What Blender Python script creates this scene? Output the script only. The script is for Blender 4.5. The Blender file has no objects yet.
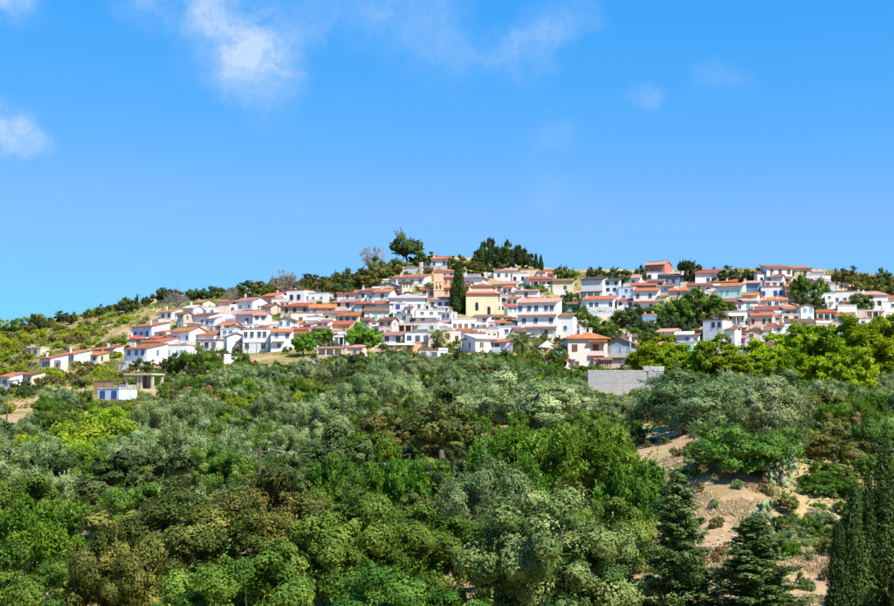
import bpy, math, random
import numpy as np
from mathutils import Vector

# ------------------------------------------------------------------ camera, sky, sun, exposure
sc = bpy.context.scene
col = sc.collection
F = 1228.0                     # focal length in photo pixels (photo is 894 x 606)
PW, PH = 894.0, 606.0
HOR = 400.0                    # row of the eye-level horizon in the photo
PITCH = math.atan((HOR - PH / 2) / F)

cam_d = bpy.data.cameras.new('camera')
cam_d.sensor_width = 36.0
cam_d.lens = 36.0 * F / PW
cam_d.clip_start = 0.5
cam_d.clip_end = 20000
cam = bpy.data.objects.new('camera', cam_d)
col.objects.link(cam)
cam.location = (0, 0, 0)
cam.rotation_euler = (math.pi / 2 + PITCH, 0, 0)
sc.camera = cam

SUN_EL = math.radians(50)
SUN_AZ = math.radians(44)      # to the right of straight behind the camera
sun_dir = Vector((math.sin(SUN_AZ) * math.cos(SUN_EL), -math.cos(SUN_AZ) * math.cos(SUN_EL), math.sin(SUN_EL)))
sun_d = bpy.data.lights.new('sun', 'SUN')
sun_d.energy = 5.0
sun_d.angle = math.radians(0.5)
sun_d.color = (1.0, 0.955, 0.875)
sun = bpy.data.objects.new('sun', sun_d)
col.objects.link(sun)
sun.rotation_euler = (-sun_dir).to_track_quat('-Z', 'Y').to_euler()

def pix_dir(px, py):
    a = (px - PW / 2) / F
    b = (PH / 2 - py) / F
    return Vector((a, math.cos(PITCH) - b * math.sin(PITCH), math.sin(PITCH) + b * math.cos(PITCH)))

world = bpy.data.worlds.new('World')
sc.world = world
world.use_nodes = True
wn, wl = world.node_tree.nodes, world.node_tree.links
wn.clear()
w_out = wn.new('ShaderNodeOutputWorld')
w_bg = wn.new('ShaderNodeBackground')
w_bg.inputs['Strength'].default_value = 0.105
wl.new(w_bg.outputs[0], w_out.inputs[0])
sky = wn.new('ShaderNodeTexSky')
sky.sky_type = 'NISHITA'
sky.sun_disc = False
sky.sun_elevation = SUN_EL
sky.sun_rotation = math.atan2(sun_dir.x, sun_dir.y)
sky.altitude = 300
sky.air_density = 1.0
sky.dust_density = 0.0
sky.ozone_density = 3.0
hs = wn.new('ShaderNodeHueSaturation')
hs.inputs['Hue'].default_value = 0.495
hs.inputs['Saturation'].default_value = 1.32
hs.inputs['Value'].default_value = 1.42
wl.new(sky.outputs[0], hs.inputs['Color'])
# thin white clouds: soft banks at fixed sky directions, broken up by noise
tc = wn.new('ShaderNodeTexCoord')
nz = wn.new('ShaderNodeTexNoise')
nz.inputs['Scale'].default_value = 14.0
nz.inputs['Detail'].default_value = 7.0
nz.inputs['Roughness'].default_value = 0.62
wl.new(tc.outputs['Generated'], nz.inputs['Vector'])
sub = wn.new('ShaderNodeVectorMath'); sub.operation = 'SUBTRACT'
wl.new(nz.outputs['Color'], sub.inputs[0]); sub.inputs[1].default_value = (0.5, 0.5, 0.5)
scl = wn.new('ShaderNodeVectorMath'); scl.operation = 'SCALE'
wl.new(sub.outputs[0], scl.inputs[0]); scl.inputs['Scale'].default_value = 0.075
addv = wn.new('ShaderNodeVectorMath'); addv.operation = 'ADD'
wl.new(tc.outputs['Generated'], addv.inputs[0]); wl.new(scl.outputs[0], addv.inputs[1])
nz2 = wn.new('ShaderNodeTexNoise')
nz2.inputs['Scale'].default_value = 34.0
nz2.inputs['Detail'].default_value = 8.0
nz2.inputs['Roughness'].default_value = 0.68
wl.new(addv.outputs[0], nz2.inputs['Vector'])
total = None
def madd(a, b, op='ADD'):
    n = wn.new('ShaderNodeMath'); n.operation = op
    for i, v in enumerate((a, b)):
        if isinstance(v, (int, float)): n.inputs[i].default_value = v
        else: wl.new(v, n.inputs[i])
    return n.outputs[0]
CLOUDS = [(232, 30, 60, .52), (256, 66, 46, .55), (222, 2, 52, .45), (276, 96, 34, .36), (292, 24, 44, .26), (246, 44, 34, .22), (2, 128, 26, .62), (20, 139, 20, .6), (36, 147, 14, .45), (-24, 122, 30, .7),
          (415, 18, 60, .32), (352, 4, 50, .25), (540, 46, 44, .36), (500, 56, 40, .24), (645, 97, 24, .34), (556, 140, 34, .16),
          (720, 76, 30, .14), (152, 8, 40, .34), (4, -12, 42, .7), (580, 14, 40, .20), (455, 66, 40, .18)]
for (cx, cy, r, amp) in CLOUDS:
    d = pix_dir(cx, cy).normalized()
    ds = wn.new('ShaderNodeVectorMath'); ds.operation = 'DISTANCE'
    wl.new(addv.outputs[0], ds.inputs[0]); ds.inputs[1].default_value = d
    mr = wn.new('ShaderNodeMapRange'); mr.interpolation_type = 'SMOOTHERSTEP'
    mr.inputs['From Min'].default_value = r / F * 1.25
    mr.inputs['From Max'].default_value = 0.0
    mr.inputs['To Min'].default_value = 0.0
    mr.inputs['To Max'].default_value = amp * 0.82
    wl.new(ds.outputs['Value'], mr.inputs['Value'])
    total = mr.outputs[0] if total is None else madd(total, mr.outputs[0])
tex = wn.new('ShaderNodeMapRange')
tex.inputs['From Min'].default_value = 0.34; tex.inputs['From Max'].default_value = 0.66
tex.inputs['To Min'].default_value = 0.25; tex.inputs['To Max'].default_value = 1.3
wl.new(nz2.outputs['Fac'], tex.inputs['Value'])
# the same thin wisps go on, sparsely, over the rest of the sky
nz3 = wn.new('ShaderNodeTexNoise')
nz3.inputs['Scale'].default_value = 5.0; nz3.inputs['Detail'].default_value = 6.0
wl.new(tc.outputs['Generated'], nz3.inputs['Vector'])
wsp = wn.new('ShaderNodeMapRange'); wsp.interpolation_type = 'SMOOTHSTEP'
wsp.inputs['From Min'].default_value = 0.6; wsp.inputs['From Max'].default_value = 0.85
wsp.inputs['To Min'].default_value = 0.0; wsp.inputs['To Max'].default_value = 0.5
wl.new(nz3.outputs['Fac'], wsp.inputs['Value'])
cl = madd(madd(total, tex.outputs[0], 'MULTIPLY'), wsp.outputs[0])
clc = wn.new('ShaderNodeClamp'); clc.inputs['Max'].default_value = 0.9
wl.new(cl, clc.inputs['Value'])
mixc = wn.new('ShaderNodeMix'); mixc.data_type = 'RGBA'
wl.new(clc.outputs[0], mixc.inputs['Factor'])
# one even grade over the whole sky: deep azure as in the photograph
EXPO = 0.74
SK = 2 ** -EXPO / 0.105
sep = wn.new('ShaderNodeSeparateColor'); cmb = wn.new('ShaderNodeCombineColor')
wl.new(hs.outputs[0], sep.inputs[0])
for i, (pw, gn_) in enumerate(((1.15, 1.04), (0.43, 0.64), (0.17, 1.03))):
    v = madd(sep.outputs[i], 0.105, 'MULTIPLY')
    v = madd(madd(v, pw, 'POWER'), gn_ * SK, 'MULTIPLY')
    if i == 0: v = madd(v, 0.225 * SK, 'MINIMUM')
    wl.new(v, cmb.inputs[i])
wl.new(cmb.outputs[0], mixc.inputs[6])
mixc.inputs[7].default_value = (0.60 * SK, 0.76 * SK, 1.0 * SK, 1)
wl.new(mixc.outputs[2], w_bg.inputs['Color'])

vs = sc.view_settings
vs.view_transform = 'Standard'
vs.look = 'None'
vs.exposure = EXPO
vs.gamma = 1.0
vs.use_curve_mapping = False
sc.cycles.max_bounces = 6
sc.cycles.diffuse_bounces = 3
sc.cycles.transmission_bounces = 4
sc.cycles.use_denoising = True

# ------------------------------------------------------------------ helpers
PI = math.pi
def tag(o, label=None, cat=None, group=None, kind=None):
    if label: o['label'] = label
    if cat: o['category'] = cat
    if group: o['group'] = group
    if kind: o['kind'] = kind
    return o

def empty(name, loc, rz=0.0):
    o = bpy.data.objects.new(name, None)
    o.empty_display_size = 0.3
    col.objects.link(o)
    o.location = loc
    o.rotation_euler = (0, 0, rz)
    return o

def link(name, me, parent=None, loc=None, rot=None, scale=None):
    o = bpy.data.objects.new(name, me)
    col.objects.link(o)
    if parent is not None: o.parent = parent
    if loc is not None: o.location = loc
    if rot is not None: o.rotation_euler = rot
    if scale is not None: o.scale = scale
    return o

class MB:
    def __init__(s): s.v = []; s.f = []
    def poly(s, pts, faces):
        b = len(s.v); s.v += [tuple(p) for p in pts]
        s.f += [tuple(b + i for i in f) for f in faces]; return s
    def box(s, x0, x1, y0, y1, z0, z1):
        return s.poly([(x0,y0,z0),(x1,y0,z0),(x1,y1,z0),(x0,y1,z0),(x0,y0,z1),(x1,y0,z1),(x1,y1,z1),(x0,y1,z1)],
                      [(0,3,2,1),(4,5,6,7),(0,1,5,4),(1,2,6,5),(2,3,7,6),(3,0,4,7)])
    def prism(s, prof, a0, a1, axis='x'):
        # prof: closed profile; axis 'x': prof=(y,z) ; axis 'y': prof=(x,z); axis 'z': prof=(x,y)
        n = len(prof)
        def P(p, a):
            if axis == 'x': return (a, p[0], p[1])
            if axis == 'y': return (p[0], a, p[1])
            return (p[0], p[1], a)
        pts = [P(p, a0) for p in prof] + [P(p, a1) for p in prof]
        faces = [tuple(range(n))[::-1], tuple(range(n, 2 * n))]
        faces += [(i, (i + 1) % n, n + (i + 1) % n, n + i) for i in range(n)]
        return s.poly(pts, faces)
    def tube(s, pts, rads, n=6, cap=True):
        b = len(s.v); pts = [Vector(p) for p in pts]
        for i, p in enumerate(pts):
            t = (pts[min(i + 1, len(pts) - 1)] - pts[max(i - 1, 0)]).normalized()
            u = t.orthogonal().normalized(); w = t.cross(u)
            for k in range(n):
                a = 2 * PI * k / n
                s.v.append(tuple(p + (u * math.cos(a) + w * math.sin(a)) * rads[i]))
        for i in range(len(pts) - 1):
            for k in range(n):
                k2 = (k + 1) % n
                s.f.append((b + i*n + k, b + i*n + k2, b + (i+1)*n + k2, b + (i+1)*n + k))
        if cap:
            s.f.append(tuple(b + k for k in range(n))[::-1])
            e = b + (len(pts) - 1) * n
            s.f.append(tuple(e + k for k in range(n)))
        return s
    def mesh(s, name, mat, smooth=False):
        me = bpy.data.meshes.new(name)
        me.from_pydata(s.v, [], s.f)
        if mat: me.materials.append(mat)
        me.update()
        import bmesh
        bm = bmesh.new(); bm.from_mesh(me)
        bmesh.ops.recalc_face_normals(bm, faces=bm.faces)
        bm.to_mesh(me); bm.free()
        if smooth:
            for p in me.polygons: p.use_smooth = True
        return me
    def obj(s, name, mat, parent=None, loc=None, rot=None, smooth=False):
        return link(name, s.mesh(name, mat, smooth), parent, loc, rot)

def np_mesh(name, verts, nper, mat, tint=None):
    """mesh of disjoint polygons with nper corners each; tint: one float per polygon"""
    n = len(verts) // nper
    me = bpy.data.meshes.new(name)
    me.vertices.add(len(verts)); me.vertices.foreach_set('co', np.ascontiguousarray(verts, dtype=np.float32).ravel())
    me.loops.add(len(verts)); me.loops.foreach_set('vertex_index', np.arange(len(verts), dtype=np.int32))
    me.polygons.add(n); me.polygons.foreach_set('loop_start', np.arange(0, len(verts), nper, dtype=np.int32))
    if tint is not None:
        at = me.attributes.new('tint', 'FLOAT', 'FACE'); at.data.foreach_set('value', np.ascontiguousarray(tint, dtype=np.float32))
    if mat: me.materials.append(mat)
    me.update(calc_edges=True)
    return me

# ---- numpy value noise
def _hash(i, j, s):
    h = np.sin(i * 127.1 + j * 311.7 + s * 74.7) * 43758.5453
    return h - np.floor(h)
def vnoise(x, y, s=0):
    x = np.asarray(x, float); y = np.asarray(y, float)
    i = np.floor(x); j = np.floor(y); fx = x - i; fy = y - j
    fx = fx*fx*(3-2*fx); fy = fy*fy*(3-2*fy)
    return (_hash(i,j,s)*(1-fx)+_hash(i+1,j,s)*fx)*(1-fy)+(_hash(i,j+1,s)*(1-fx)+_hash(i+1,j+1,s)*fx)*fy
def fbm(x, y, s=0, o=4):
    t = 0; a = 0.5
    for k in range(o):
        t = t + a * (vnoise(x*2**k, y*2**k, s+k) - 0.5); a *= 0.5
    return t * 2

# ------------------------------------------------------------------ materials
MATS = {}
def nodes_of(name):
    m = bpy.data.materials.new(name); m.use_nodes = True
    nt = m.node_tree; bs = nt.nodes['Principled BSDF']
    return m, nt, nt.nodes, nt.links, bs

def plain(name, c, rough=0.8, var=0.12, scale=1.2, bump=0.0, metallic=0.0, spec=0.3, objvar=0.0):
    if name in MATS: return MATS[name]
    m, nt, n, l, bs = nodes_of(name)
    bs.inputs['Roughness'].default_value = rough
    bs.inputs['Metallic'].default_value = metallic
    bs.inputs['Specular IOR Level'].default_value = spec
    t = n.new('ShaderNodeTexCoord'); z = n.new('ShaderNodeTexNoise')
    z.inputs['Scale'].default_value = scale; z.inputs['Detail'].default_value = 8; z.inputs['Roughness'].default_value = 0.65
    l.new(t.outputs['Object'], z.inputs['Vector'])
    r = n.new('ShaderNodeMapRange'); r.inputs['From Min'].default_value = 0.3; r.inputs['From Max'].default_value = 0.7
    r.inputs['To Min'].default_value = 1 - var; r.inputs['To Max'].default_value = 1 + var * 0.3
    l.new(z.outputs['Fac'], r.inputs['Value'])
    mx = n.new('ShaderNodeVectorMath'); mx.operation = 'SCALE'
    mx.inputs[0].default_value = c[:3]
    last = r.outputs[0]
    if objvar:
        oi = n.new('ShaderNodeObjectInfo'); r2 = n.new('ShaderNodeMapRange')
        r2.inputs['To Min'].default_value = 1 - objvar; r2.inputs['To Max'].default_value = 1 + objvar
        l.new(oi.outputs['Random'], r2.inputs['Value'])
        mm = n.new('ShaderNodeMath'); mm.operation = 'MULTIPLY'; l.new(last, mm.inputs[0]); l.new(r2.outputs[0], mm.inputs[1]); last = mm.outputs[0]
    l.new(last, mx.inputs['Scale'])
    l.new(mx.outputs[0], bs.inputs['Base Color'])
    if bump:
        b = n.new('ShaderNodeBump'); b.inputs['Strength'].default_value = bump; b.inputs['Distance'].default_value = 0.05
        l.new(z.outputs['Fac'], b.inputs['Height']); l.new(b.outputs[0], bs.inputs['Normal'])
    MATS[name] = m
    return m

def wall_mat(name, c, stain=0.35):
    """lime-washed plaster with patchy weathering and rain streaks"""
    m, nt, n, l, bs = nodes_of(name)
    bs.inputs['Roughness'].default_value = 0.9; bs.inputs['Specular IOR Level'].default_value = 0.15
    t = n.new('ShaderNodeTexCoord')
    z = n.new('ShaderNodeTexNoise'); z.inputs['Scale'].default_value = 0.45; z.inputs['Detail'].default_value = 9; z.inputs['Roughness'].default_value = 0.7
    l.new(t.outputs['Object'], z.inputs['Vector'])
    mp = n.new('ShaderNodeMapping'); mp.inputs['Scale'].default_value = (2.2, 2.2, 0.22)
    l.new(t.outputs['Object'], mp.inputs['Vector'])
    z2 = n.new('ShaderNodeTexNoise'); z2.inputs['Scale'].default_value = 1.0; z2.inputs['Detail'].default_value = 6
    l.new(mp.outputs[0], z2.inputs['Vector'])
    r = n.new('ShaderNodeMapRange'); r.inputs['From Min'].default_value = 0.48; r.inputs['From Max'].default_value = 0.78
    r.inputs['To Max'].default_value = stain
    l.new(z.outputs['Fac'], r.inputs['Value'])
    r2 = n.new('ShaderNodeMapRange'); r2.inputs['From Min'].default_value = 0.52; r2.inputs['From Max'].default_value = 0.75
    r2.inputs['To Max'].default_value = stain * 0.8
    l.new(z2.outputs['Fac'], r2.inputs['Value'])
    a = n.new('ShaderNodeMath'); a.operation = 'ADD'; a.use_clamp = True
    l.new(r.outputs[0], a.inputs[0]); l.new(r2.outputs[0], a.inputs[1])
    mx = n.new('ShaderNodeMix'); mx.data_type = 'RGBA'
    l.new(a.outputs[0], mx.inputs['Factor'])
    mx.inputs[6].default_value = (*c, 1)
    mx.inputs[7].default_value = (c[0]*0.55+0.02, c[1]*0.5+0.02, c[2]*0.44+0.02, 1)
    hv = n.new('ShaderNodeHueSaturation'); oi = n.new('ShaderNodeObjectInfo')
    rv = n.new('ShaderNodeMapRange'); rv.inputs['To Min'].default_value = 0.86; rv.inputs['To Max'].default_value = 1.04
    l.new(oi.outputs['Random'], rv.inputs['Value']); l.new(rv.outputs[0], hv.inputs['Value'])
    l.new(mx.outputs[2], hv.inputs['Color']); l.new(hv.outputs[0], bs.inputs['Base Color'])
    return m

def roof_mat(name, c1, c2, c3):
    """clay pan tiles: rows and channels as relief, colour varying tile by tile and in weathered patches"""
    m, nt, n, l, bs = nodes_of(name)
    bs.inputs['Roughness'].default_value = 0.85; bs.inputs['Specular IOR Level'].default_value = 0.2
    t = n.new('ShaderNodeTexCoord')
    br = n.new('ShaderNodeTexBrick'); br.inputs['Scale'].default_value = 1.0
    br.inputs['Brick Width'].default_value = 0.28; br.inputs['Row Height'].default_value = 0.4; br.inputs['Mortar Size'].default_value = 0.03
    br.inputs['Color1'].default_value = (*c1, 1); br.inputs['Color2'].default_value = (*c2, 1)
    br.inputs['Mortar'].default_value = (c1[0]*0.45, c1[1]*0.4, c1[2]*0.4, 1)
    l.new(t.outputs['Object'], br.inputs['Vector'])
    z = n.new('ShaderNodeTexNoise'); z.inputs['Scale'].default_value = 0.8; z.inputs['Detail'].default_value = 8; z.inputs['Roughness'].default_value = 0.7
    l.new(t.outputs['Object'], z.inputs['Vector'])
    r = n.new('ShaderNodeMapRange'); r.inputs['From Min'].default_value = 0.45; r.inputs['From Max'].default_value = 0.72
    l.new(z.outputs['Fac'], r.inputs['Value'])
    mx = n.new('ShaderNodeMix'); mx.data_type = 'RGBA'
    l.new(r.outputs[0], mx.inputs['Factor']); l.new(br.outputs['Color'], mx.inputs[6]); mx.inputs[7].default_value = (*c3, 1)
    hv = n.new('ShaderNodeHueSaturation'); oi = n.new('ShaderNodeObjectInfo')
    rv = n.new('ShaderNodeMapRange'); rv.inputs['To Min'].default_value = 0.65; rv.inputs['To Max'].default_value = 1.2
    l.new(oi.outputs['Random'], rv.inputs['Value']); l.new(rv.outputs[0], hv.inputs['Value'])
    z3 = n.new('ShaderNodeTexNoise'); z3.inputs['Scale'].default_value = 2.6; z3.inputs['Detail'].default_value = 9; z3.inputs['Roughness'].default_value = 0.75
    l.new(t.outputs['Object'], z3.inputs['Vector'])
    r3 = n.new('ShaderNodeMapRange'); r3.inputs['From Min'].default_value = 0.52; r3.inputs['From Max'].default_value = 0.66; r3.inputs['To Max'].default_value = 0.6
    l.new(z3.outputs['Fac'], r3.inputs['Value'])
    mx3 = n.new('ShaderNodeMix'); mx3.data_type = 'RGBA'; l.new(r3.outputs[0], mx3.inputs['Factor']); l.new(mx.outputs[2], mx3.inputs[6]); mx3.inputs[7].default_value = (0.13, 0.095, 0.06, 1)
    rh = n.new('ShaderNodeMapRange'); rh.inputs['To Min'].default_value = 0.487; rh.inputs['To Max'].default_value = 0.512
    ml = n.new('ShaderNodeMath'); ml.operation = 'MULTIPLY'; ml.inputs[1].default_value = 9.17
    fr = n.new('ShaderNodeMath'); fr.operation = 'FRACT'
    l.new(oi.outputs['Random'], ml.inputs[0]); l.new(ml.outputs[0], fr.inputs[0]); l.new(fr.outputs[0], rh.inputs['Value']); l.new(rh.outputs[0], hv.inputs['Hue'])
    l.new(mx3.outputs[2], hv.inputs['Color']); l.new(hv.outputs[0], bs.inputs['Base Color'])
    wv = n.new('ShaderNodeTexWave'); wv.inputs['Scale'].default_value = 1.1
    l.new(t.outputs['Object'], wv.inputs['Vector'])
    b = n.new('ShaderNodeBump'); b.inputs['Strength'].default_value = 0.6; b.inputs['Distance'].default_value = 0.08
    l.new(wv.outputs['Fac'], b.inputs['Height']); l.new(b.outputs[0], bs.inputs['Normal'])
    return m

def leaf_mat(name, dark, mid, light, trans=0.28, rough=0.6, spec=0.12, hue=0.02):
    m, nt, n, l, bs = nodes_of(name)
    bs.inputs['Roughness'].default_value = rough; bs.inputs['Specular IOR Level'].default_value = spec
    at = n.new('ShaderNodeAttribute'); at.attribute_name = 'tint'
    cr = n.new('ShaderNodeValToRGB')
    e = cr.color_ramp.elements
    e[0].position = 0.15; e[0].color = (*dark, 1); e[1].position = 0.85; e[1].color = (*light, 1)
    k = cr.color_ramp.elements.new(0.5); k.color = (*mid, 1)
    l.new(at.outputs['Fac'], cr.inputs['Fac'])
    oi = n.new('ShaderNodeObjectInfo')
    hv = n.new('ShaderNodeHueSaturation')
    r1 = n.new('ShaderNodeMapRange'); r1.inputs['To Min'].default_value = 0.5 - hue; r1.inputs['To Max'].default_value = 0.5 + hue
    r2 = n.new('ShaderNodeMapRange'); r2.inputs['To Min'].default_value = 0.78; r2.inputs['To Max'].default_value = 1.22
    ml = n.new('ShaderNodeMath'); ml.operation = 'MULTIPLY'; ml.inputs[1].default_value = 7.31
    fr = n.new('ShaderNodeMath'); fr.operation = 'FRACT'
    l.new(oi.outputs['Random'], r1.inputs['Value']); l.new(oi.outputs['Random'], ml.inputs[0]); l.new(ml.outputs[0], fr.inputs[0]); l.new(fr.outputs[0], r2.inputs['Value'])
    l.new(r1.outputs[0], hv.inputs['Hue']); l.new(r2.outputs[0], hv.inputs['Value']); l.new(cr.outputs[0], hv.inputs['Color'])
    l.new(hv.outputs[0], bs.inputs['Base Color'])
    tr = n.new('ShaderNodeBsdfTranslucent')
    hv2 = n.new('ShaderNodeHueSaturation'); hv2.inputs['Hue'].default_value = 0.485; hv2.inputs['Value'].default_value = 1.5; hv2.inputs['Saturation'].default_value = 1.15
    l.new(hv.outputs[0], hv2.inputs['Color']); l.new(hv2.outputs[0], tr.inputs['Color'])
    ms = n.new('ShaderNodeMixShader'); ms.inputs['Fac'].default_value = trans
    l.new(bs.outputs[0], ms.inputs[1]); l.new(tr.outputs[0], ms.inputs[2])
    l.new(ms.outputs[0], n['Material Output'].inputs['Surface'])
    return m

M = {}
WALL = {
    'w': (0.80, 0.785, 0.765), 'l': (0.68, 0.66, 0.68), 'c': (0.74, 0.62, 0.42), 'y': (0.78, 0.62, 0.40), 'p': (0.76, 0.55, 0.46),  # 'l': white plaster with the lavender shade of left-turned facades put into its colour
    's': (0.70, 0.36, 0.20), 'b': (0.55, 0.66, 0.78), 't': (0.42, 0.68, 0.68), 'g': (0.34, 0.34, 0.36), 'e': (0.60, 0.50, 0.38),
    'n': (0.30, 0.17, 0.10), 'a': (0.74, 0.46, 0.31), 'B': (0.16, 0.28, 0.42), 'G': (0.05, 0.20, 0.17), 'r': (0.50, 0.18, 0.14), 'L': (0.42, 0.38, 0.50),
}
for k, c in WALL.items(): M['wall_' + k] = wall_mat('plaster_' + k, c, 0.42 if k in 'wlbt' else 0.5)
ROOF = {
    'o': ((0.46, 0.135, 0.062), (0.35, 0.100, 0.05), (0.48, 0.23, 0.13)),
    'O': ((0.55, 0.165, 0.055), (0.43, 0.12, 0.045), (0.52, 0.25, 0.13)),
    'b': ((0.25, 0.115, 0.07), (0.19, 0.09, 0.06), (0.32, 0.20, 0.13)),
    'p': ((0.54, 0.27, 0.20), (0.46, 0.21, 0.15), (0.56, 0.37, 0.29)),
    'g': ((0.28, 0.25, 0.22), (0.22, 0.20, 0.18), (0.35, 0.31, 0.27)),
    'w': ((0.66, 0.61, 0.56), (0.62, 0.56, 0.50), (0.48, 0.38, 0.31)),
    'r': ((0.42, 0.10, 0.06), (0.34, 0.085, 0.055), (0.42, 0.18, 0.12)),
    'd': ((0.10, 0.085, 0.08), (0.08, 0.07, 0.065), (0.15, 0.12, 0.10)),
    'y': ((0.42, 0.24, 0.09), (0.35, 0.19, 0.07), (0.34, 0.25, 0.11)),
}
for k, c in ROOF.items(): M['roof_' + k] = roof_mat('clay_tiles_' + k, *c)
M['glass'] = plain('window_glass', (0.018, 0.022, 0.032), 0.12, 0.3, 2, spec=0.6)
M['frame'] = plain('window_frame_paint', (0.62, 0.60, 0.57), 0.6, 0.15, 3)
M['frame_d'] = plain('window_frame_brown', (0.16, 0.085, 0.05), 0.6, 0.2, 3)
for k, c in {'b': (0.035, 0.12, 0.42), 't': (0.08, 0.42, 0.42), 'r': (0.26, 0.06, 0.04), 'm': (0.14, 0.025, 0.05), 'n': (0.17, 0.08, 0.045), 's': (0.10, 0.14, 0.22)}.items():
    M['shut_' + k] = plain('shutter_paint_' + k, c, 0.55, 0.2, 3)
M['concrete'] = plain('raw_concrete', (0.58, 0.50, 0.40), 0.9, 0.2, 1.5)
M['block'] = plain('concrete_block', (0.46, 0.44, 0.42), 0.92, 0.4, 0.8, objvar=0.10)
M['mortar'] = plain('mortar', (0.32, 0.30, 0.28), 0.95, 0.2, 3)
M['metal'] = plain('grey_metal', (0.32, 0.33, 0.35), 0.45, 0.15, 3, metallic=0.6)
M['rail'] = plain('railing_paint', (0.50, 0.48, 0.46), 0.5, 0.15, 3)
M['wood'] = plain('weathered_wood', (0.12, 0.085, 0.06), 0.85, 0.3, 4)
M['bark'] = plain('bark', (0.13, 0.10, 0.075), 0.9, 0.35, 5, bump=0.4)
M['bark_pale'] = plain('bark_pale', (0.26, 0.22, 0.19), 0.9, 0.3, 5)
M['white'] = plain('white_paint', (0.80, 0.79, 0.77), 0.7, 0.1, 2)
M['canvas'] = plain('white_canvas', (0.74, 0.74, 0.80), 0.8, 0.06, 2)
M['wire'] = plain('pale_cable', (0.5, 0.5, 0.48), 0.6, 0.1, 2)
M['carpaint'] = plain('silver_car_paint', (0.62, 0.64, 0.68), 0.25, 0.03, 1, metallic=0.3, spec=0.5)
M['tyre'] = plain('tyre_rubber', (0.02, 0.02, 0.02), 0.8, 0.1, 2)

# ground: dry ochre grass and bare earth with greener patches
gm, gnt, gn, gl, gbs = nodes_of('dry_hillside')
gbs.inputs['Roughness'].default_value = 0.95; gbs.inputs['Specular IOR Level'].default_value = 0.1
gt = gn.new('ShaderNodeTexCoord')
def gnoise(scale, det=8, rough=0.6):
    z = gn.new('ShaderNodeTexNoise'); z.inputs['Scale'].default_value = scale; z.inputs['Detail'].default_value = det; z.inputs['Roughness'].default_value = rough
    gl.new(gt.outputs['Object'], z.inputs['Vector']); return z.outputs['Fac']
def gmix(f, a, b):
    x = gn.new('ShaderNodeMix'); x.data_type = 'RGBA'; gl.new(f, x.inputs['Factor'])
    for i, v in ((6, a), (7, b)):
        if isinstance(v, tuple): x.inputs[i].default_value = (*v, 1)
        else: gl.new(v, x.inputs[i])
    return x.outputs[2]
def gramp(f, lo, hi):
    r = gn.new('ShaderNodeMapRange'); r.inputs['From Min'].default_value = lo; r.inputs['From Max'].default_value = hi
    gl.new(f, r.inputs['Value']); return r.outputs[0]
fine = gnoise(1.3, 10, 0.7)
c_earth = gmix(gramp(fine, 0.3, 0.7), (0.27, 0.155, 0.075), (0.52, 0.35, 0.20))
c_grass = gmix(gramp(gnoise(2.5, 9, 0.75), 0.3, 0.7), (0.36, 0.25, 0.10), (0.52, 0.40, 0.20))
c_a = gmix(gramp(gnoise(0.11, 6), 0.42, 0.58), c_earth, c_grass)
c_g = gmix(gramp(gnoise(3.1, 9, 0.75), 0.3, 0.7), (0.10, 0.11, 0.025), (0.24, 0.22, 0.05))
c_b = gmix(gramp(gnoise(0.06, 7), 0.50, 0.64), c_a, c_g)
gl.new(c_b, gbs.inputs['Base Color'])
gb = gn.new('ShaderNodeBump'); gb.inputs['Strength'].default_value = 0.9; gb.inputs['Distance'].default_value = 0.25
gl.new(fine, gb.inputs['Height']); gl.new(gb.outputs[0], gbs.inputs['Normal'])
M['ground'] = gm

# ------------------------------------------------------------------ terrain: image row of the bare ground by column and distance
T_COL = [-250, 0, 150, 300, 450, 560, 640, 720, 800, 900, 1150]
T_DEP = [40, 50, 60, 70, 80, 90, 110, 150, 200, 250, 300, 350, 400, 440, 480, 560, 800, 1500]
T_ROW = [
 [720,655,612,572,542,517,485,450,420,402,390,376,360,348,346,356,378,388],
 [720,655,610,570,540,515,482,447,417,397,383,367,347,332,330,345,375,387],
 [720,655,612,572,540,515,480,440,410,392,376,350,318,299,301,330,370,385],
 [725,660,615,575,540,512,475,435,402,380,358,335,303,282,286,320,370,385],
 [725,660,615,575,540,510,472,430,398,375,356,326,284,254,258,300,370,385],
 [725,660,615,575,540,508,468,425,395,374,354,330,296,269,273,310,370,385],
 [725,655,608,560,520,488,452,418,395,375,352,330,295,269,273,310,370,385],
 [720,650,600,545,492,452,428,408,393,374,350,325,292,268,273,310,370,385],
 [720,650,605,555,510,475,445,415,395,374,348,320,286,265,271,310,370,385],
 [720,655,610,565,525,492,455,420,396,374,350,325,298,277,281,315,370,385],
 [720,655,612,570,535,505,468,428,402,382,362,345,325,312,314,335,375,386],
]
_C = np.array(T_COL, float); _L = np.log(np.array(T_DEP, float)); _R = np.array(T_ROW, float)
_c2 = np.linspace(-250, 1150, 281); _l2 = np.linspace(_L[0], _L[-1], 400)
_tmp = np.stack([np.interp(_l2, _L, r) for r in _R])
GR = np.stack([np.interp(_c2, _C, _tmp[:, j]) for j in range(len(_l2))], axis=1)
for _ in range(3):
    g = np.pad(GR, 3, mode='edge'); GR = sum(g[3+k:3+k+GR.shape[0], 3:-3] for k in (-3,-2,-1,0,1,2,3)) / 7
    g = np.pad(GR, 3, mode='edge'); GR = sum(g[3:-3, 3+k:3+k+GR.shape[1]] for k in (-2,-1,0,1,2)) / 5

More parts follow.
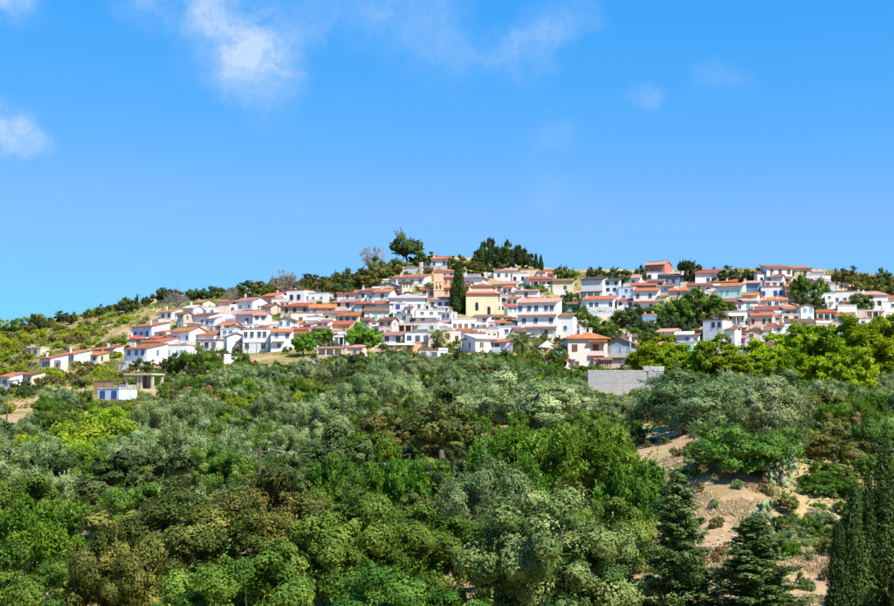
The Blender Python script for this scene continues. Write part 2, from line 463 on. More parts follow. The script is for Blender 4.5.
def row_at(c, Y):
    c = np.clip(np.asarray(c, float), -250, 1149.9); L = np.log(np.clip(Y, 40, 1499))
    u = (c + 250) / 1400 * 280; v = (L - _l2[0]) / (_l2[-1] - _l2[0]) * 399
    i = np.clip(np.floor(u).astype(int), 0, 279); j = np.clip(np.floor(v).astype(int), 0, 398)
    fu = u - i; fv = v - j
    return (GR[i,j]*(1-fu)+GR[i+1,j]*fu)*(1-fv)+(GR[i,j+1]*(1-fu)+GR[i+1,j+1]*fu)*fv

def base_h(X, Y):
    X = np.asarray(X, float); Y = np.asarray(Y, float)
    Yc = np.maximum(Y, 40)
    c = PW / 2 + F * X / Yc * 0.997
    z = np.tan(PITCH + np.arctan((PH / 2 - row_at(c, Yc)) / F)) * np.minimum(Yc, 1500)
    near = np.clip((Y - 3) / 37, 0, 1); near = near*near*(3-2*near)
    return -1.75 * (1 - near) + z * near
def height(X, Y):
    X = np.asarray(X, float); Y = np.asarray(Y, float)
    amp = np.clip((Y - 15) / 40, 0, 1)
    return base_h(X, Y) + amp * (0.9 * fbm(X / 9, Y / 9, 3, 4) + 0.25 * fbm(X / 1.7, Y / 1.7, 9, 3))

def project(X, Y, Z):
    yc = Y * math.cos(PITCH) + Z * math.sin(PITCH); zc = -Y * math.sin(PITCH) + Z * math.cos(PITCH)
    return PW / 2 + F * X / yc, PH / 2 - F * zc / yc

_YS = np.exp(np.linspace(math.log(41), math.log(446), 900))
def ground_hit(px, py):
    """first ground point seen along the ray through a photo pixel (or the ridge above it)"""
    r = row_at(np.full_like(_YS, px), _YS)
    k = np.where(r <= py)[0]
    Y = _YS[k[0]] if len(k) else 444.0
    d = pix_dir(px, py); X = d.x / d.y * Y
    return Vector((X, Y, float(height(X, Y))))

xs = np.concatenate([np.array([-5000, -3000, -1800, -1100, -700, -480, -360, -290, -250]), np.arange(-215, 216, 1.5), np.array([250, 290, 360, 480, 700, 1100, 1800, 3000, 5000])])
ys = np.concatenate([np.array([-3000, -1500, -700, -300, -120, -50, -20, -8]), np.arange(0, 40, 4), np.arange(40, 130, 1.2), np.arange(130, 470, 2.0), np.array([480, 500, 530, 570, 620, 700, 820, 1000, 1300, 1800, 2600, 4000, 7000])])
GX, GY = np.meshgrid(xs, ys)
GZ = height(GX, GY)
nx, ny = len(xs), len(ys)
tm = bpy.data.meshes.new('hillside')
vv = np.stack([GX, GY, GZ], axis=-1).reshape(-1, 3)
idx = np.arange(nx * ny).reshape(ny, nx)
q = np.stack([idx[:-1,:-1], idx[:-1,1:], idx[1:,1:], idx[1:,:-1]], axis=-1).reshape(-1)
tm.vertices.add(len(vv)); tm.vertices.foreach_set('co', vv.astype(np.float32).ravel())
tm.loops.add(len(q)); tm.loops.foreach_set('vertex_index', q.astype(np.int32))
tm.polygons.add(len(q)//4); tm.polygons.foreach_set('loop_start', np.arange(0, len(q), 4, dtype=np.int32))
tm.update(calc_edges=True)
tm.polygons.foreach_set('use_smooth', np.ones(len(q)//4, dtype=bool))
tm.materials.append(M['ground'])
tag(link('hillside', tm), 'dry ochre hillside rising from the valley to the village ridge', None, None, 'structure')
# ------------------------------------------------------------------ houses
_cache = {}
def win_frame(w, h, dark):
    k = ('f', w, h, dark)
    if k not in _cache:
        m = MB(); t = 0.09
        m.box(-w/2-t, -w/2, -0.07, 0.02, -t, h+t); m.box(w/2, w/2+t, -0.07, 0.02, -t, h+t)
        m.box(-w/2, w/2, -0.07, 0.02, h, h+t); m.box(-w/2, w/2, -0.12, 0.02, -t, 0)
        m.box(-0.03, 0.03, -0.055, 0.0, 0, h)
        _cache[k] = m.mesh('window_frame', M['frame_d'] if dark else M['frame'])
    return _cache[k]
def win_pane(w, h, c):
    k = ('p', w, h, c)
    if k not in _cache:
        mat = M['glass'] if c == 'd' else M['shut_' + c]
        m = MB().box(-w/2, w/2, -0.03, 0.01, 0, h)
        if c != 'd':
            for i in range(5): m.box(-w/2+0.05, w/2-0.05, -0.045, -0.03, h*(i+0.3)/5, h*(i+0.7)/5)
        _cache[k] = m.mesh('pane', mat)
    return _cache[k]
def chimney_mesh(h):
    h = round(h, 1); k = ('c', h)
    if k not in _cache:
        m = MB().box(-0.32, 0.32, -0.28, 0.28, -1.2, h); m.box(-0.4, 0.4, -0.36, 0.36, h, h+0.12)
        m.box(-0.3, -0.2, -0.26, 0.26, h+0.12, h+0.4); m.box(0.2, 0.3, -0.26, 0.26, h+0.12, h+0.4); m.box(-0.36, 0.36, -0.32, 0.32, h+0.4, h+0.5)
        _cache[k] = m.mesh('chimney', M['white'])
    return _cache[k]

def put_window(parent, x, y, z, w, h, c, rz=0.0, dark=False, door=False):
    o = link('door' if door else 'window', win_frame(w, h, dark), parent, (x, y, z), (0, 0, rz))
    link(('door_leaf' if door else ('pane' if c == 'd' else 'shutter')), win_pane(w, h, c), o)
    return o

FOOT = []      # footprints, to keep plants out of the houses
rnd = random.Random(11)
def house(cx, by, w, h, yaw, roof, wall, rc, wins, wc, ex, label, dep=None, pitch=19, cat='house', name='village_house', group='houses of the hillside village'):
    if name == 'village_house' and not set(ex) & set('PQTB') and w >= 13:
        q_ = rnd.random(); ex = ex + ('Q' if q_ < .10 else 'P' if q_ < .2 else 'B' if q_ < .4 else '')
    p = ground_hit(cx, by)
    m = p.y / F
    wm, hm = max(w * m * 1.1, 2.5), max(h * m * 1.05, 2.3)
    if abs(yaw) < 11 and name == 'village_house': yaw += rnd.uniform(-9, 14)
    ya = math.radians(yaw)
    D = dep or min(max(0.75 * wm, 4.2), 7.5)
    W = max((wm - D * abs(math.sin(ya))) / math.cos(ya), 0.45 * wm, 2.4)
    p = Vector((p.x - D * math.sin(ya) / 2 * (1 if yaw > 0 else 1), p.y, p.z))
    root = empty(name, p, -ya)
    tag(root, label, cat, group)
    FOOT.append((p.x + math.sin(ya) * D / 2, p.y + math.cos(ya) * D / 2, max(W, D) * 0.62))
    wmat, rmat = M['wall_' + wall], M['roof_' + rc]
    zb = -3.2
    tp = math.tan(math.radians(pitch)); ov = 0.6; th = 0.17
    mw = MB(); rf = MB(); top = hm
    if roof == 'g':
        rise = D / 2 * tp
        mw.prism([(0, zb), (D, zb), (D, hm), (D/2, hm+rise), (0, hm)], -W/2, W/2, 'x')
        e = ov * tp
        for s in (0, 1):
            pr = [(-ov, hm - e + 0.03), (D/2, hm + rise + 0.03), (D/2, hm + rise + th + 0.03), (-ov, hm - e + th + 0.03)]
            if s: pr = [(D - a, b) for a, b in pr]
            rf.prism(pr, -W/2 - 0.3, W/2 + 0.3, 'x')
        rf.box(-W/2 - 0.32, W/2 + 0.32, D/2 - 0.14, D/2 + 0.14, hm + rise + 0.1, hm + rise + th + 0.16)
        top = hm + rise
    elif roof == 'f':
        rise = W / 2 * tp
        mw.prism([(-W/2, zb), (W/2, zb), (W/2, hm), (0, hm+rise), (-W/2, hm)], 0, D, 'y')
        e = ov * tp
        for s in (-1, 1):
            pr = [(s*(W/2+ov), hm - e + 0.03), (0, hm + rise + 0.03), (0, hm + rise + th + 0.03), (s*(W/2+ov), hm - e + th + 0.03)]
            rf.prism(pr, -0.35, D + 0.3, 'y')
        rf.box(-0.14, 0.14, -0.37, D + 0.32, hm + rise + 0.1, hm + rise + th + 0.16)
        top = hm + rise
    elif roof == 'h':
        mw.box(-W/2, W/2, 0, D, zb, hm)
        rise = min(D, W) / 2 * tp; k = min(D, W) / 2
        a, b, c_, d_ = -W/2 - ov, W/2 + ov, -ov, D + ov
        z0 = hm + 0.004; z1 = hm + 0.16; zr = hm + rise + 0.25
        if W >= D: r0, r1 = (a + k + ov, D/2, zr), (b - k - ov, D/2, zr)
        else: r0, r1 = (0, c_ + k + ov, zr), (0, d_ - k - ov, zr)
        pts = [(a,c_,z0),(b,c_,z0),(b,d_,z0),(a,d_,z0),(a,c_,z1),(b,c_,z1),(b,d_,z1),(a,d_,z1), r0, r1]
        fc = [(3,2,1,0),(0,1,5,4),(1,2,6,5),(2,3,7,6),(3,0,4,7)]
        fc += [(4,5,9,8),(5,6,9),(6,7,8,9),(7,4,8)] if W >= D else [(4,5,8),(5,6,9,8),(6,7,9),(7,4,8,9)]
        rf.poly(pts, fc); top = hm + rise
    elif roof == 's':
        rise = D * math.tan(math.radians(11.5))
        mw.prism([(0, zb), (D, zb), (D, hm + rise), (0, hm)], -W/2, W/2, 'x')
        e = ov * math.tan(math.radians(11.5))
        rf.prism([(-ov, hm - e + 0.03), (D + 0.2, hm + rise + 0.08), (D + 0.2, hm + rise + th + 0.08), (-ov, hm - e + th + 0.03)], -W/2 - 0.28, W/2 + 0.28, 'x')
        top = hm + rise
    else:
        mw.box(-W/2, W/2, 0, D, zb, hm)
        t = 0.28
        for b in ((-W/2-0.07, W/2+0.07, -0.07, t), (-W/2-0.07, W/2+0.07, D-t, D+0.07), (-W/2-0.07, -W/2+t, t, D-t), (W/2-t, W/2+0.07, t, D-t)):
            rf.box(*b, hm + 0.003, hm + 0.38)
        rf.box(-W/2 + t, W/2 - t, t, D - t, hm + 0.003, hm + 0.1)
    mw.obj('wall', wmat, root)
    ro = rf.obj('roof', rmat, root)
    rows = [int(a) for a in wins.split('/')] if wins else []
    n = len(rows); sh = hm / max(n, 1)
    dark = 'N' in ex or rnd.random() < .3
    wsf = rnd.uniform(.78, 1.15)
    bands = []
    for i, cnt in enumerate(rows):
        zf = hm - sh * (i + 1)
        wh = min(1.35, sh * 0.5); ww = min(1.0, W / max(cnt, 1) * 0.5)
        if i == n - 1 and n > 1: pass
        zz = zf + max(sh * 0.34, min(0.9, sh - wh - 0.35))
        ww = round(ww * wsf, 1) or 0.4; wh = round(wh * wsf, 1)
        for k in range(cnt):
            x = -W/2 + W * (k + 0.5) / cnt + rnd.uniform(-0.16, 0.16) * W / cnt
            if cnt > 2 and rnd.random() < .1: continue
            c = wc if rnd.random() < 0.9 else 'd'
            if 'D' in ex and i == n - 1 and k == cnt // 2:
                put_window(root, x, 0, zf + 0.15, 1.0, round(min(2.1, sh * 0.75), 1), wc if wc != 'd' else 'n', 0, dark, True)
            else:
                put_window(root, x, 0, zz, ww, wh, c, 0, dark)
        # the side that shows
        if abs(yaw) >= 12 and D > 4 and rnd.random() < 0.55 and 'x' not in ex:
            s = 1 if yaw > 0 else -1
            put_window(root, s * W/2, D * rnd.uniform(0.35, 0.6), zz, 0.8, wh, c if rows[i] else 'd', s * PI/2, dark)
        if 'A' in ex and i < n - 1:
            z = zf
            MB().prism([(-0.75, z - 0.2), (0.0, z + 0.12), (0.0, z + 0.28), (-0.75, z - 0.06)], -W/2 - 0.2, W/2 + 0.2, 'x').obj('tiled_band', rmat, root)
        if 'B' in ex and i == 0 and n > 1:
            bw = min(W * 0.62, 4.5); bx = rnd.choice((-1, 1)) * (W - bw) * 0.3
            bo = MB().box(bx - bw/2, bx + bw/2, -1.1, 0, zf - 0.02, zf + 0.14).obj('balcony', M['white'], root)
            r = MB()
            for j in range(int(bw / 0.22) + 1):
                xx = bx - bw/2 + 0.03 + j * (bw - 0.06) / int(bw / 0.22)
                r.box(xx - 0.015, xx + 0.015, -1.06, -1.03, zf + 0.14, zf + 1.0)
            r.box(bx - bw/2, bx + bw/2, -1.08, -1.01, zf + 1.0, zf + 1.06)
            r.box(bx - bw/2 + 0.01, bx - bw/2 + 0.05, -1.0, 0, zf + 1.0, zf + 1.06); r.box(bx + bw/2 - 0.05, bx + bw/2 - 0.01, -1.0, 0, zf + 1.0, zf + 1.06)
            r.obj('railing', M['rail'], bo)
    # lean-to rooms, terraces and garden walls grown onto the house over the years
    if 'z' not in ex and w >= 13:
        if rnd.random() < 0.72:
            sd = rnd.choice((-1, 1)); aw = W * rnd.uniform(.3, .6); ad = D * rnd.uniform(.4, .75); ah = max(2.3, hm * rnd.uniform(.42, .72)); ay = D * rnd.uniform(-.15, .2)
            x0, x1 = (W/2 + .003, W/2 + aw) if sd > 0 else (-W/2 - aw, -W/2 - .003)
            aw_mat = M['wall_' + rnd.choice((wall, 'w', 'w', 'c', 'p') if wall != 'w' else ('w', 'w', 'w', 'w', 'l', 'c', 'p', 'b'))]
            an = MB().box(x0, x1, ay, ay + ad, zb, ah).obj('annex', aw_mat, root)
            if rnd.random() < .55:
                MB().prism([(ay - .35, ah + .02), (ay + ad + .2, ah + .02 + ad * .22), (ay + ad + .2, ah + .18 + ad * .22), (ay - .35, ah + .16)], x0 - .2, x1 + .2, 'x').obj('annex_roof', M['roof_' + rnd.choice('obbprw')], an)
            else:
                MB().box(x0 - .08, x1 + .08, ay - .08, ay + .2, ah + .003, ah + .6).box(x0 - .08, x0 + .18, ay + .2, ay + ad, ah + .003, ah + .6).box(x1 - .18, x1 + .08, ay + .2, ay + ad, ah + .003, ah + .6).obj('annex_parapet', M['wall_w'], an)
            put_window(an, (x0 + x1) / 2, ay, ah * .4, .8, round(min(1.1, ah * .35), 1), rnd.choice('ddnsr' + wc), 0, dark)
        if rnd.random() < 0.45 and 'T' not in ex and 'P' not in ex and 'Q' not in ex:
            tw = W * rnd.uniform(.5, 1.0); tx = rnd.uniform(-.3, .3) * (W - tw); tz = rnd.uniform(-.3, .5)
            t = MB().box(tx - tw/2, tx + tw/2, -2.6, -.013, zb, tz); t.box(tx - tw/2, tx + tw/2, -2.6, -2.4, tz + .003, tz + .85)
            t.obj('terrace', M['wall_' + rnd.choice('wwwcpe')], root)
    if 'C' in ex:
        cxx = rnd.uniform(-0.38, 0.38) * W
        link('chimney', chimney_mesh(rnd.choice((.5, .7, .9))), ro, (cxx, D * (0.5 if roof in 'gfh' else 0.3), (top if roof in 'gfh' else hm + (top - hm) * .3) - 0.05), None, (.8, .8, 1))
    if 'K' in ex:     # chimney stack standing at the left end
        link('chimney', chimney_mesh(.8), ro, (-W * 0.40, D * 0.35, hm + (top - hm) * (.35 if roof == 's' else .7)), None, (.8, .8, 1))
    if 'T' in ex:     # walled terrace in front
        tw = W * 1.02
        t = MB().box(-tw/2, tw/2, -2.4, -0.01, zb, 0.35); t.box(-tw/2, tw/2, -2.4, -2.2, 0.353, 1.05)
        t.obj('terrace', M['wall_w'], root)
    if 'P' in ex:     # porch with posts
        pz = min(hm - 0.25, 2.5)
        po = MB().prism([(-2.2, pz), (-0.01, pz + 0.4), (-0.01, pz + 0.55), (-2.2, pz + 0.15)], -W/2, W/2, 'x').obj('porch_roof', rmat, root)
        for j in range(4):
            xx = -W/2 + 0.2 + j * (W - 0.4) / 3
            MB().box(xx - 0.1, xx + 0.1, -2.1, -1.9, zb + 1, pz + 0.01).obj('post', M['white'], root)
    if rnd.random() < .35:    # television aerial
        ax, ah = rnd.uniform(-.3, .3) * W, rnd.uniform(1.6, 2.6)
        ae = MB().box(ax-.025, ax+.025, D*.5-.025, D*.5+.025, top - .3, top + ah)
        for j in range(4): ae.box(ax-.5+.08*j, ax+.5-.08*j, D*.5-.06-.0, D*.5-.03, top + ah - .12 - .14*j, top + ah - .09 - .14*j)
        ae.obj('aerial', M['metal'], ro)
    if roof == 't' and rnd.random() < .45:    # water tank on the flat roof
        tx, ty = rnd.uniform(-.25, .25) * W, D * rnd.uniform(.4, .7)
        MB().tube([(tx-.6, ty, hm+.55), (tx+.6, ty, hm+.55)], [.32, .32], 10).obj('water_tank', M['metal'], ro)
    if 'V' in ex: VINES.append((root, W, hm))
    if 'Q' in ex:     # pergola beam frame over a terrace
        q = MB()
        for j in range(4): q.box(-W/2 + j*W/3 - 0.06, -W/2 + j*W/3 + 0.06, -2.3, -2.18, zb+1, 2.3)
        q.box(-W/2 - 0.2, W/2 + 0.2, -2.32, -2.16, 2.303, 2.42)
        for j in range(9): q.box(-W/2 + j*W/8 - 0.04, -W/2 + j*W/8 + 0.04, -2.5, -0.01, 2.423, 2.52)
        q.obj('pergola', M['wood'], root)
    return root, W, D, hm
VINES = []

H = [
 # left outskirts
 (8,391,13,14,20,'s','w','o','1','s','', 'small white cottage with orange roof standing apart above the low cream hut'),
 (30,387,19,8,25,'s','c','b','2','d','', 'low cream hut with brown roof and two dark windows'),
 (38,357,14,8,10,'t','c','w','1','d','', 'roofless cream ruin standing alone on the yellow field'),
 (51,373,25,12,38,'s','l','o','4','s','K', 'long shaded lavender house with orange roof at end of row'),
 (74,366,26,11,36,'s','w','o','3','s','C', 'white row house with three dark blue windows and orange roof'),
 (92,362,20,8,34,'s','w','O','2','d','C', 'narrow row house with bright orange roof between two white houses'),
 (107,358,24,8,32,'s','w','o','2','s','C', 'row house with pale orange roof and white end wall beside shrubs'),
 (98,365,14,4,28,'s','c','o','1','d','', 'tiny cream shed with orange lean-to roof under the row houses'),
 (143,368,38,19,32,'s','w','o','3/0','b','TK', 'white house with three bright blue windows above its terrace'),
 (176,361,30,14,12,'t','w','p','2','t','', 'white flat-roofed house with turquoise shutters'),
 (148,341,34,14,32,'s','b','o','3','s','C', 'long pale house with orange roof at the upper outer corner of village'),
 (156,346,20,7,28,'g','n','o','2','d','', 'brown-walled hut tucked under the long pale house'),
 (172,319,26,8,38,'g','w','y','2','d','K', 'white house with ochre roof below the scrub and mast'),
 (187,344,32,13,32,'g','w','O','3','n','', 'white house under large bright orange roof with dark doorways'),
 (155,350,36,7,28,'s','w','o','1','d','', 'low white house with one window behind blue-windowed house'),
 (192,322,16,12,30,'g','w','w','1','r','C', 'narrow white gabled house beside the yellow gable'),
 (203,313,19,9,38,'g','c','y','1','d','', 'yellow gable house with grassy ochre roof on the skyline'),
 (205,330,22,12,24,'s','w','b','3','s','', 'white house with three tall blue doors under brown eave'),
 (224,315,17,11,10,'h','p','O','3','n','', 'pink cottage with orange hipped roof on the skyline'),
 (223,326,17,10,-8,'t','w','w','0','d','', 'blank white block below the pink cottage'),
 (228,333,24,8,30,'g','w','o','2','s','', 'white gabled house with orange roof below the blank block'),
 (250,312,29,11,32,'g','l','p','2','d','C', 'upper house with lavender shade in its wall colour, peach roof and two tall windows'),
 (252,327,32,13,28,'g','l','p','3','d','', 'house with lavender shade in its wall colour and white gable, below the peach-roofed upper house'),
 (227,339,13,5,20,'g','w','O','1','d','', 'tiny white house with small orange roof beside big blank gable'),
 (207,342,24,6,16,'s','w','o','0','d','', 'low white wall-like house with orange roof edge'),
 (209,351,26,10,14,'t','w','b','3','s','Q', 'white house with vine pergola above the dark shrubs'),
 (233,354,22,17,-22,'f','w','w','0','d','', 'tall blank white gable house facing the valley'),
 (258,353,29,22,4,'t','w','p','4/2','d','', 'white two-storey flat-roofed house with four small upper windows'),
 (281,352,19,18,6,'s','w','O','2/1','s','B', 'white house with bright orange roof and blue glazed doors'),
 (297,343,19,9,8,'s','e','O','2','d','K', 'house with broad orange roof and tall white chimney'),
 (291,332,21,6,8,'s','p','O','0','d','', 'small house almost all orange roof behind the tall chimney'),
 (307,326,30,12,4,'t','w','p','2','n','', 'white house with pink coping and single centre window'),
 (302,315,40,8,14,'h','e','O','4','d','Q', 'wide shady-veranda house under long orange hipped roof'),
 (300,304,26,13,26,'t','w','o','2','d','C', 'white house with two dark square windows near the hilltop'),
 (320,303,22,10,8,'t','w','w','2','s','', 'white flat house with two slim windows under the rooftop room'),
 (325,294,16,7,8,'t','w','w','1','d','KC', 'white rooftop room with two white chimneys'),
 (270,316,18,9,34,'g','e','b','1','d','', 'beige gabled barn with brown roof between white houses'),
 (275,306,24,9,34,'g','c','O','1','d','C', 'cream gabled house with orange roof under the bare trees'),
 (286,310,12,7,4,'t','p','w','2','d','', 'little pink flat-topped house above the veranda house'),
 (322,317,24,7,6,'g','p','O','2','d','', 'pinkish house with orange roof next to the veranda house'),
 (314,329,14,12,-6,'t','w','w','0','d','', 'plain white wall house beside the stacked orange roofs'),
 (346,312,25,8,4,'s','w','p','2','d','C', 'white house with two square windows and pale orange roof'),
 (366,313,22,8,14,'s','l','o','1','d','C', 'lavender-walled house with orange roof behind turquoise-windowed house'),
 (373,301,26,9,4,'s','w','b','3','d','CK', 'cream-white house with thin brown roof and three windows'),
 (350,301,24,7,10,'g','w','o','1','d','', 'low house with orange roof half hidden by garden shrubs'),
 (333,323,26,8,12,'s','w','b','2','d','', 'white house with dark brown eave in the stacked row'),
 (350,325,24,7,6,'s','p','O','3','d','', 'pink house with orange roof between stacked eaves'),
 (338,336,25,10,6,'s','s','O','2','n','', 'salmon house with bright orange roof above the terrace'),
 (376,323,23,11,4,'s','w','b','3','t','', 'white house with three turquoise windows above the round tree'),
 (382,331,24,8,4,'t','w','p','2','r','A', 'white terraced house with pink floor edge beside round tree'),
 (327,344,28,11,6,'t','s','p','1','d','', 'salmon terrace house with overgrown balcony'),
 (343,348,15,10,4,'t','w','w','1','m','P', 'white columned porch house beside the round tree'),
 (336,357,30,8,4,'t','e','p','0','d','P', 'low dark-fronted garage with pale flat roof on posts'),
 # centre
 (411,288,36,9,16,'s','w','o','4','s','C', 'long house with orange roof below the hilltop wall'),
 (441,270,18,10,14,'g','w','O','2','d','K', 'topmost white house with orange roof above the bell tower'),
 (448,299,11,20,0,'s','s','O','2/2','n','A', 'narrow salmon house with stacked orange awnings beside bell tower'),
 (428,300,14,9,0,'s','p','O','2','d','A', 'small pink house with orange awning beside bell tower'),
 (408,312,34,14,6,'h','w','w','3','r','', 'white house with grey-white hipped roof and dark red doorway'),
 (385,302,20,9,20,'g','w','O','1','d','C', 'white gabled house with orange roof under the long house'),
 (389,313,25,9,8,'s','w','o','1','n','', 'white house with orange-brown roof and single brown window'),
 (446,310,32,10,10,'h','w','p','4','s','', 'white house with pink hipped roof in front of bell tower'),
 (430,323,28,13,4,'t','w','w','3/2','s','A', 'white terraced house with long pale balcony below bell tower'),
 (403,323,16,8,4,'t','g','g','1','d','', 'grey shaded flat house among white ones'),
 (430,334,30,12,20,'t','w','p','2','n','', 'white house with round-headed opening and red window'),
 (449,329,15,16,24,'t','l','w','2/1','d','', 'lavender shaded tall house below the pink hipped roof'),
 (408,334,20,9,2,'t','p','p','3','n','', 'pinkish flat house with three small windows beside the grey house'),
 (389,336,18,9,2,'t','w','w','2','d','', 'white flat house beside the round tree'),
 (394,345,26,9,6,'s','w','p','2','m','', 'house with faded pink roof behind the white canopy'),
 (419,345,26,12,2,'t','w','g','3','s','', 'white house with three tall arched windows and grey roof line'),
 (442,343,20,11,0,'t','c','w','2','n','', 'cream house above the small white hut'),
 (420,352,15,6,0,'t','s','p','0','d','', 'low salmon terrace wall house under arched windows'),
 (430,360,19,9,2,'t','w','p','2','s','', 'small white hut with pink flat roof at the village foot below the cream house'),
 (474,290,27,11,16,'h','w','g','1','d','C', 'white house with grey stone hipped roof behind the church'),
 (506,282,22,10,6,'s','w','p','3','r','CA', 'white house with red shutters and orange flower balcony'),
 (506,295,26,10,12,'s','c','p','2','r','', 'beige house with pink roof and two dark red windows'),
 (502,313,14,16,8,'t','w','w','2/2','d','', 'tall narrow white house beside the church'),
 (514,314,15,15,20,'s','w','p','2/2','s','', 'white house with pink roof and blue-grey windows beside church'),
 (464,332,23,13,4,'t','w','w','4','r','', 'white house with four slim red-framed windows'),
 (482,331,18,14,4,'s','w','b','2/2','r','B', 'white house with red balcony below the church'),
 (496,327,17,9,2,'s','c','b','2','d','', 'cream house with brown roof edge below the church'),
 (508,326,17,8,8,'h','w','O','2','n','', 'small white house with orange hipped roof and two brown windows'),
 (483,340,20,12,2,'t','w','p','2','s','', 'white house with two grey-green windows above the slate-gabled house'),
 (498,341,18,12,2,'t','w','w','3','n','', 'white house with three dark wooden openings'),
 (512,344,24,16,2,'t','w','w','1/1','d','', 'large plain white house with one window on each floor'),
 (466,341,24,7,6,'s','w','O','2','d','', 'low white house with long orange lean-to roof'),
 (481,353,30,13,-26,'s','w','w','2','n','', 'white house with slate-grey shaded gable at the village foot'),
 (447,341,16,10,4,'t','w','w','2','n','', 'plain white house squeezed beside the cream house'),
 (503,353,19,6,26,'s','L','o','1','d','', 'small grey-walled house with orange roof beside the palm'),
 (541,339,42,35,16,'s','w','p','5/3/2','d','A', 'big white three-storey house with brown tiled bands and pink roof'),
 (530,302,22,9,12,'s','w','p','1','s','CK', 'white house with pink roof above the three-storey house'),
 (531,280,19,9,6,'t','c','y','1','d','', 'cream flat house below the dark conifers'),
 (521,284,16,10,4,'t','w','w','2','d','', 'white flat house with two dark windows beside the cream one'),
 (549,281,18,8,12,'g','w','O','2','r','', 'white house with orange gabled roof on the shoulder of the hilltop'),
 (541,291,24,10,4,'s','w','r','2','d','P', 'white house with reddish roof and deep columned porch'),
 (564,295,21,13,6,'s','c','y','1','n','', 'cream house with one brown shuttered window beside round dark tree'),
 (571,337,30,15,6,'t','w','w','4/2','s','A', 'white curved-terrace house beside the ravine'),
 (552,338,15,10,2,'t','w','p','2','d','Q', 'white house with dark pergola below the three-storey house'),
 (573,315,18,10,4,'s','G','b','1','t','', 'dark green shed with turquoise window in the ravine'),
 # right part, upper
 (596,300,26,20,8,'s','w','d','0','d','', 'tall blank white wall house with dark roof'),
 (614,299,16,18,16,'s','b','d','2/2/1','d','', 'pale blue narrow house with staircase beside blank wall'),
 (633,287,27,9,22,'g','w','p','2','d','C', 'white house with pale pink gable roof on the ridge'),
 (629,300,18,12,10,'t','b','w','3/1','s','', 'pale blue house with three large dark windows'),
 (601,311,34,11,10,'s','w','o','5','d','CT', 'long white house with five dark openings under orange roof'),
 (626,310,16,8,8,'s','w','r','2','d','K', 'small white house with red roof next to five-opening house'),
 (649,312,27,20,16,'s','w','o','2/2','d','A', 'white two-storey house with orange band and red flowers'),
 (645,294,24,9,10,'s','n','r','1','d','', 'dark brown walled house with red roof above the ravine trees'),
 (660,274,26,9,30,'g','r','p','4','n','', 'red-fronted house with cream gable on the summit across the ravine'),
 (656,282,18,9,10,'t','w','w','2','d','', 'white flat house under the red-fronted house'),
 (658,291,18,9,14,'s','w','b','2','d','', 'white house with thin brown roof and two slim windows'),
 (671,288,19,11,-6,'s','B','d','2','d','', 'dark blue house with black roof'),
 (689,285,17,7,6,'s','e','r','1','d','', 'low house with red roof beside the umbrella pine'),
 (709,288,24,13,12,'g','w','r','1','m','', 'white house with red gable roof and one square maroon window'),
 (702,294,26,7,12,'s','w','o','3','d','', 'long low house with orange roof in front of maroon-windowed house'),
 (680,299,20,8,10,'s','e','O','1','d','C', 'beige house with orange roof above the green ravine trees'),
 (668,294,20,7,10,'s','b','b','3','t','', 'low bluish house with brown eave and turquoise openings'),
 (650,325,16,9,-4,'t','B','p','0','d','', 'solid blue walled garage in the ravine'),
 (669,345,21,13,24,'s','w','p','0','d','', 'white house with blank lit side behind the lime-green pines'),
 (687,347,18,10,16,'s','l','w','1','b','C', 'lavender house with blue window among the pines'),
 (667,354,18,6,18,'s','w','O','1','d','', 'low house with orange lean-to roof behind lime-green pines'),
 (691,355,14,12,6,'t','t','w','1','t','', 'turquoise-painted small house between pines'),
 (701,341,12,10,10,'s','e','p','1','b','', 'narrow beige house beside the tall blue-white house'),
 (728,290,24,7,14,'s','e','O','3','d','C', 'house with double orange roof below the ridge'),
 (735,298,29,11,24,'s','t','o','4','t','', 'turquoise-fronted house under sloping orange roof'),
 (754,294,19,9,20,'s','B','p','2','b','K', 'deep blue fronted house with pale pink roof'),
 (746,285,18,9,6,'s','e','y','2','d','K', 'beige house with ochre roof near the deep blue house'),
 (733,312,30,9,22,'s','n','b','3','d','', 'brown-fronted house with white stepped gable'),
 (753,306,18,10,24,'g','c','O','1','d','', 'cream gabled house with orange roof above the ravine trees'),
 (761,287,12,10,6,'t','w','w','1','d','K', 'slim white flat house beside the summit house'),
 (720,353,28,30,36,'t','w','o','3/0/0','d','', 'tall blue-white house with big blank sunlit side'),
 (737,327,28,13,6,'t','w','w','4','d','C', 'white flat house with four windows above the tall house'),
 (738,337,22,9,4,'t','e','w','3','d','P', 'shady ground-floor house with posts below four-window house'),
 (739,352,28,13,26,'s','L','p','1','b','', 'grey-purple house with one bright blue window and pink roof'),
 (760,349,17,15,6,'t','t','w','2/2','b','B', 'pale turquoise house with balcony and blue windows'),
 (765,327,25,11,8,'s','p','o','4','m','', 'pink house with maroon doors under orange roof'),
 (771,319,32,8,12,'s','w','o','3','d','', 'long orange-roofed house beside three-dark-window house'),
 (797,320,22,11,4,'s','w','o','3','s','', 'white house with three dark blue windows and orange roof'),
 (778,308,26,6,8,'s','e','O','2','d','CK', 'low roofs of orange tile below the terrace with plants'),
 (779,287,25,18,4,'s','w','r','3/2','n','A', 'white two-storey summit house with red-brown roof'),
 (801,279,23,10,6,'h','c','O','3','d','', 'cream summit house with orange hipped roof'),
 (776,300,25,12,8,'t','w','p','4','b','', 'white house with blue door and plant-filled terrace'),
 (798,303,22,14,4,'s','c','O','0/1','d','C', 'cream and pale blue house with orange roof, beside plant-filled terrace'),
 (803,332,26,9,8,'s','w','b','1','d','', 'white house with long brown roof above the pines'),
 (787,347,28,6,24,'s','p','p','1','d','', 'low house with pale pink sloping roof behind pines'),
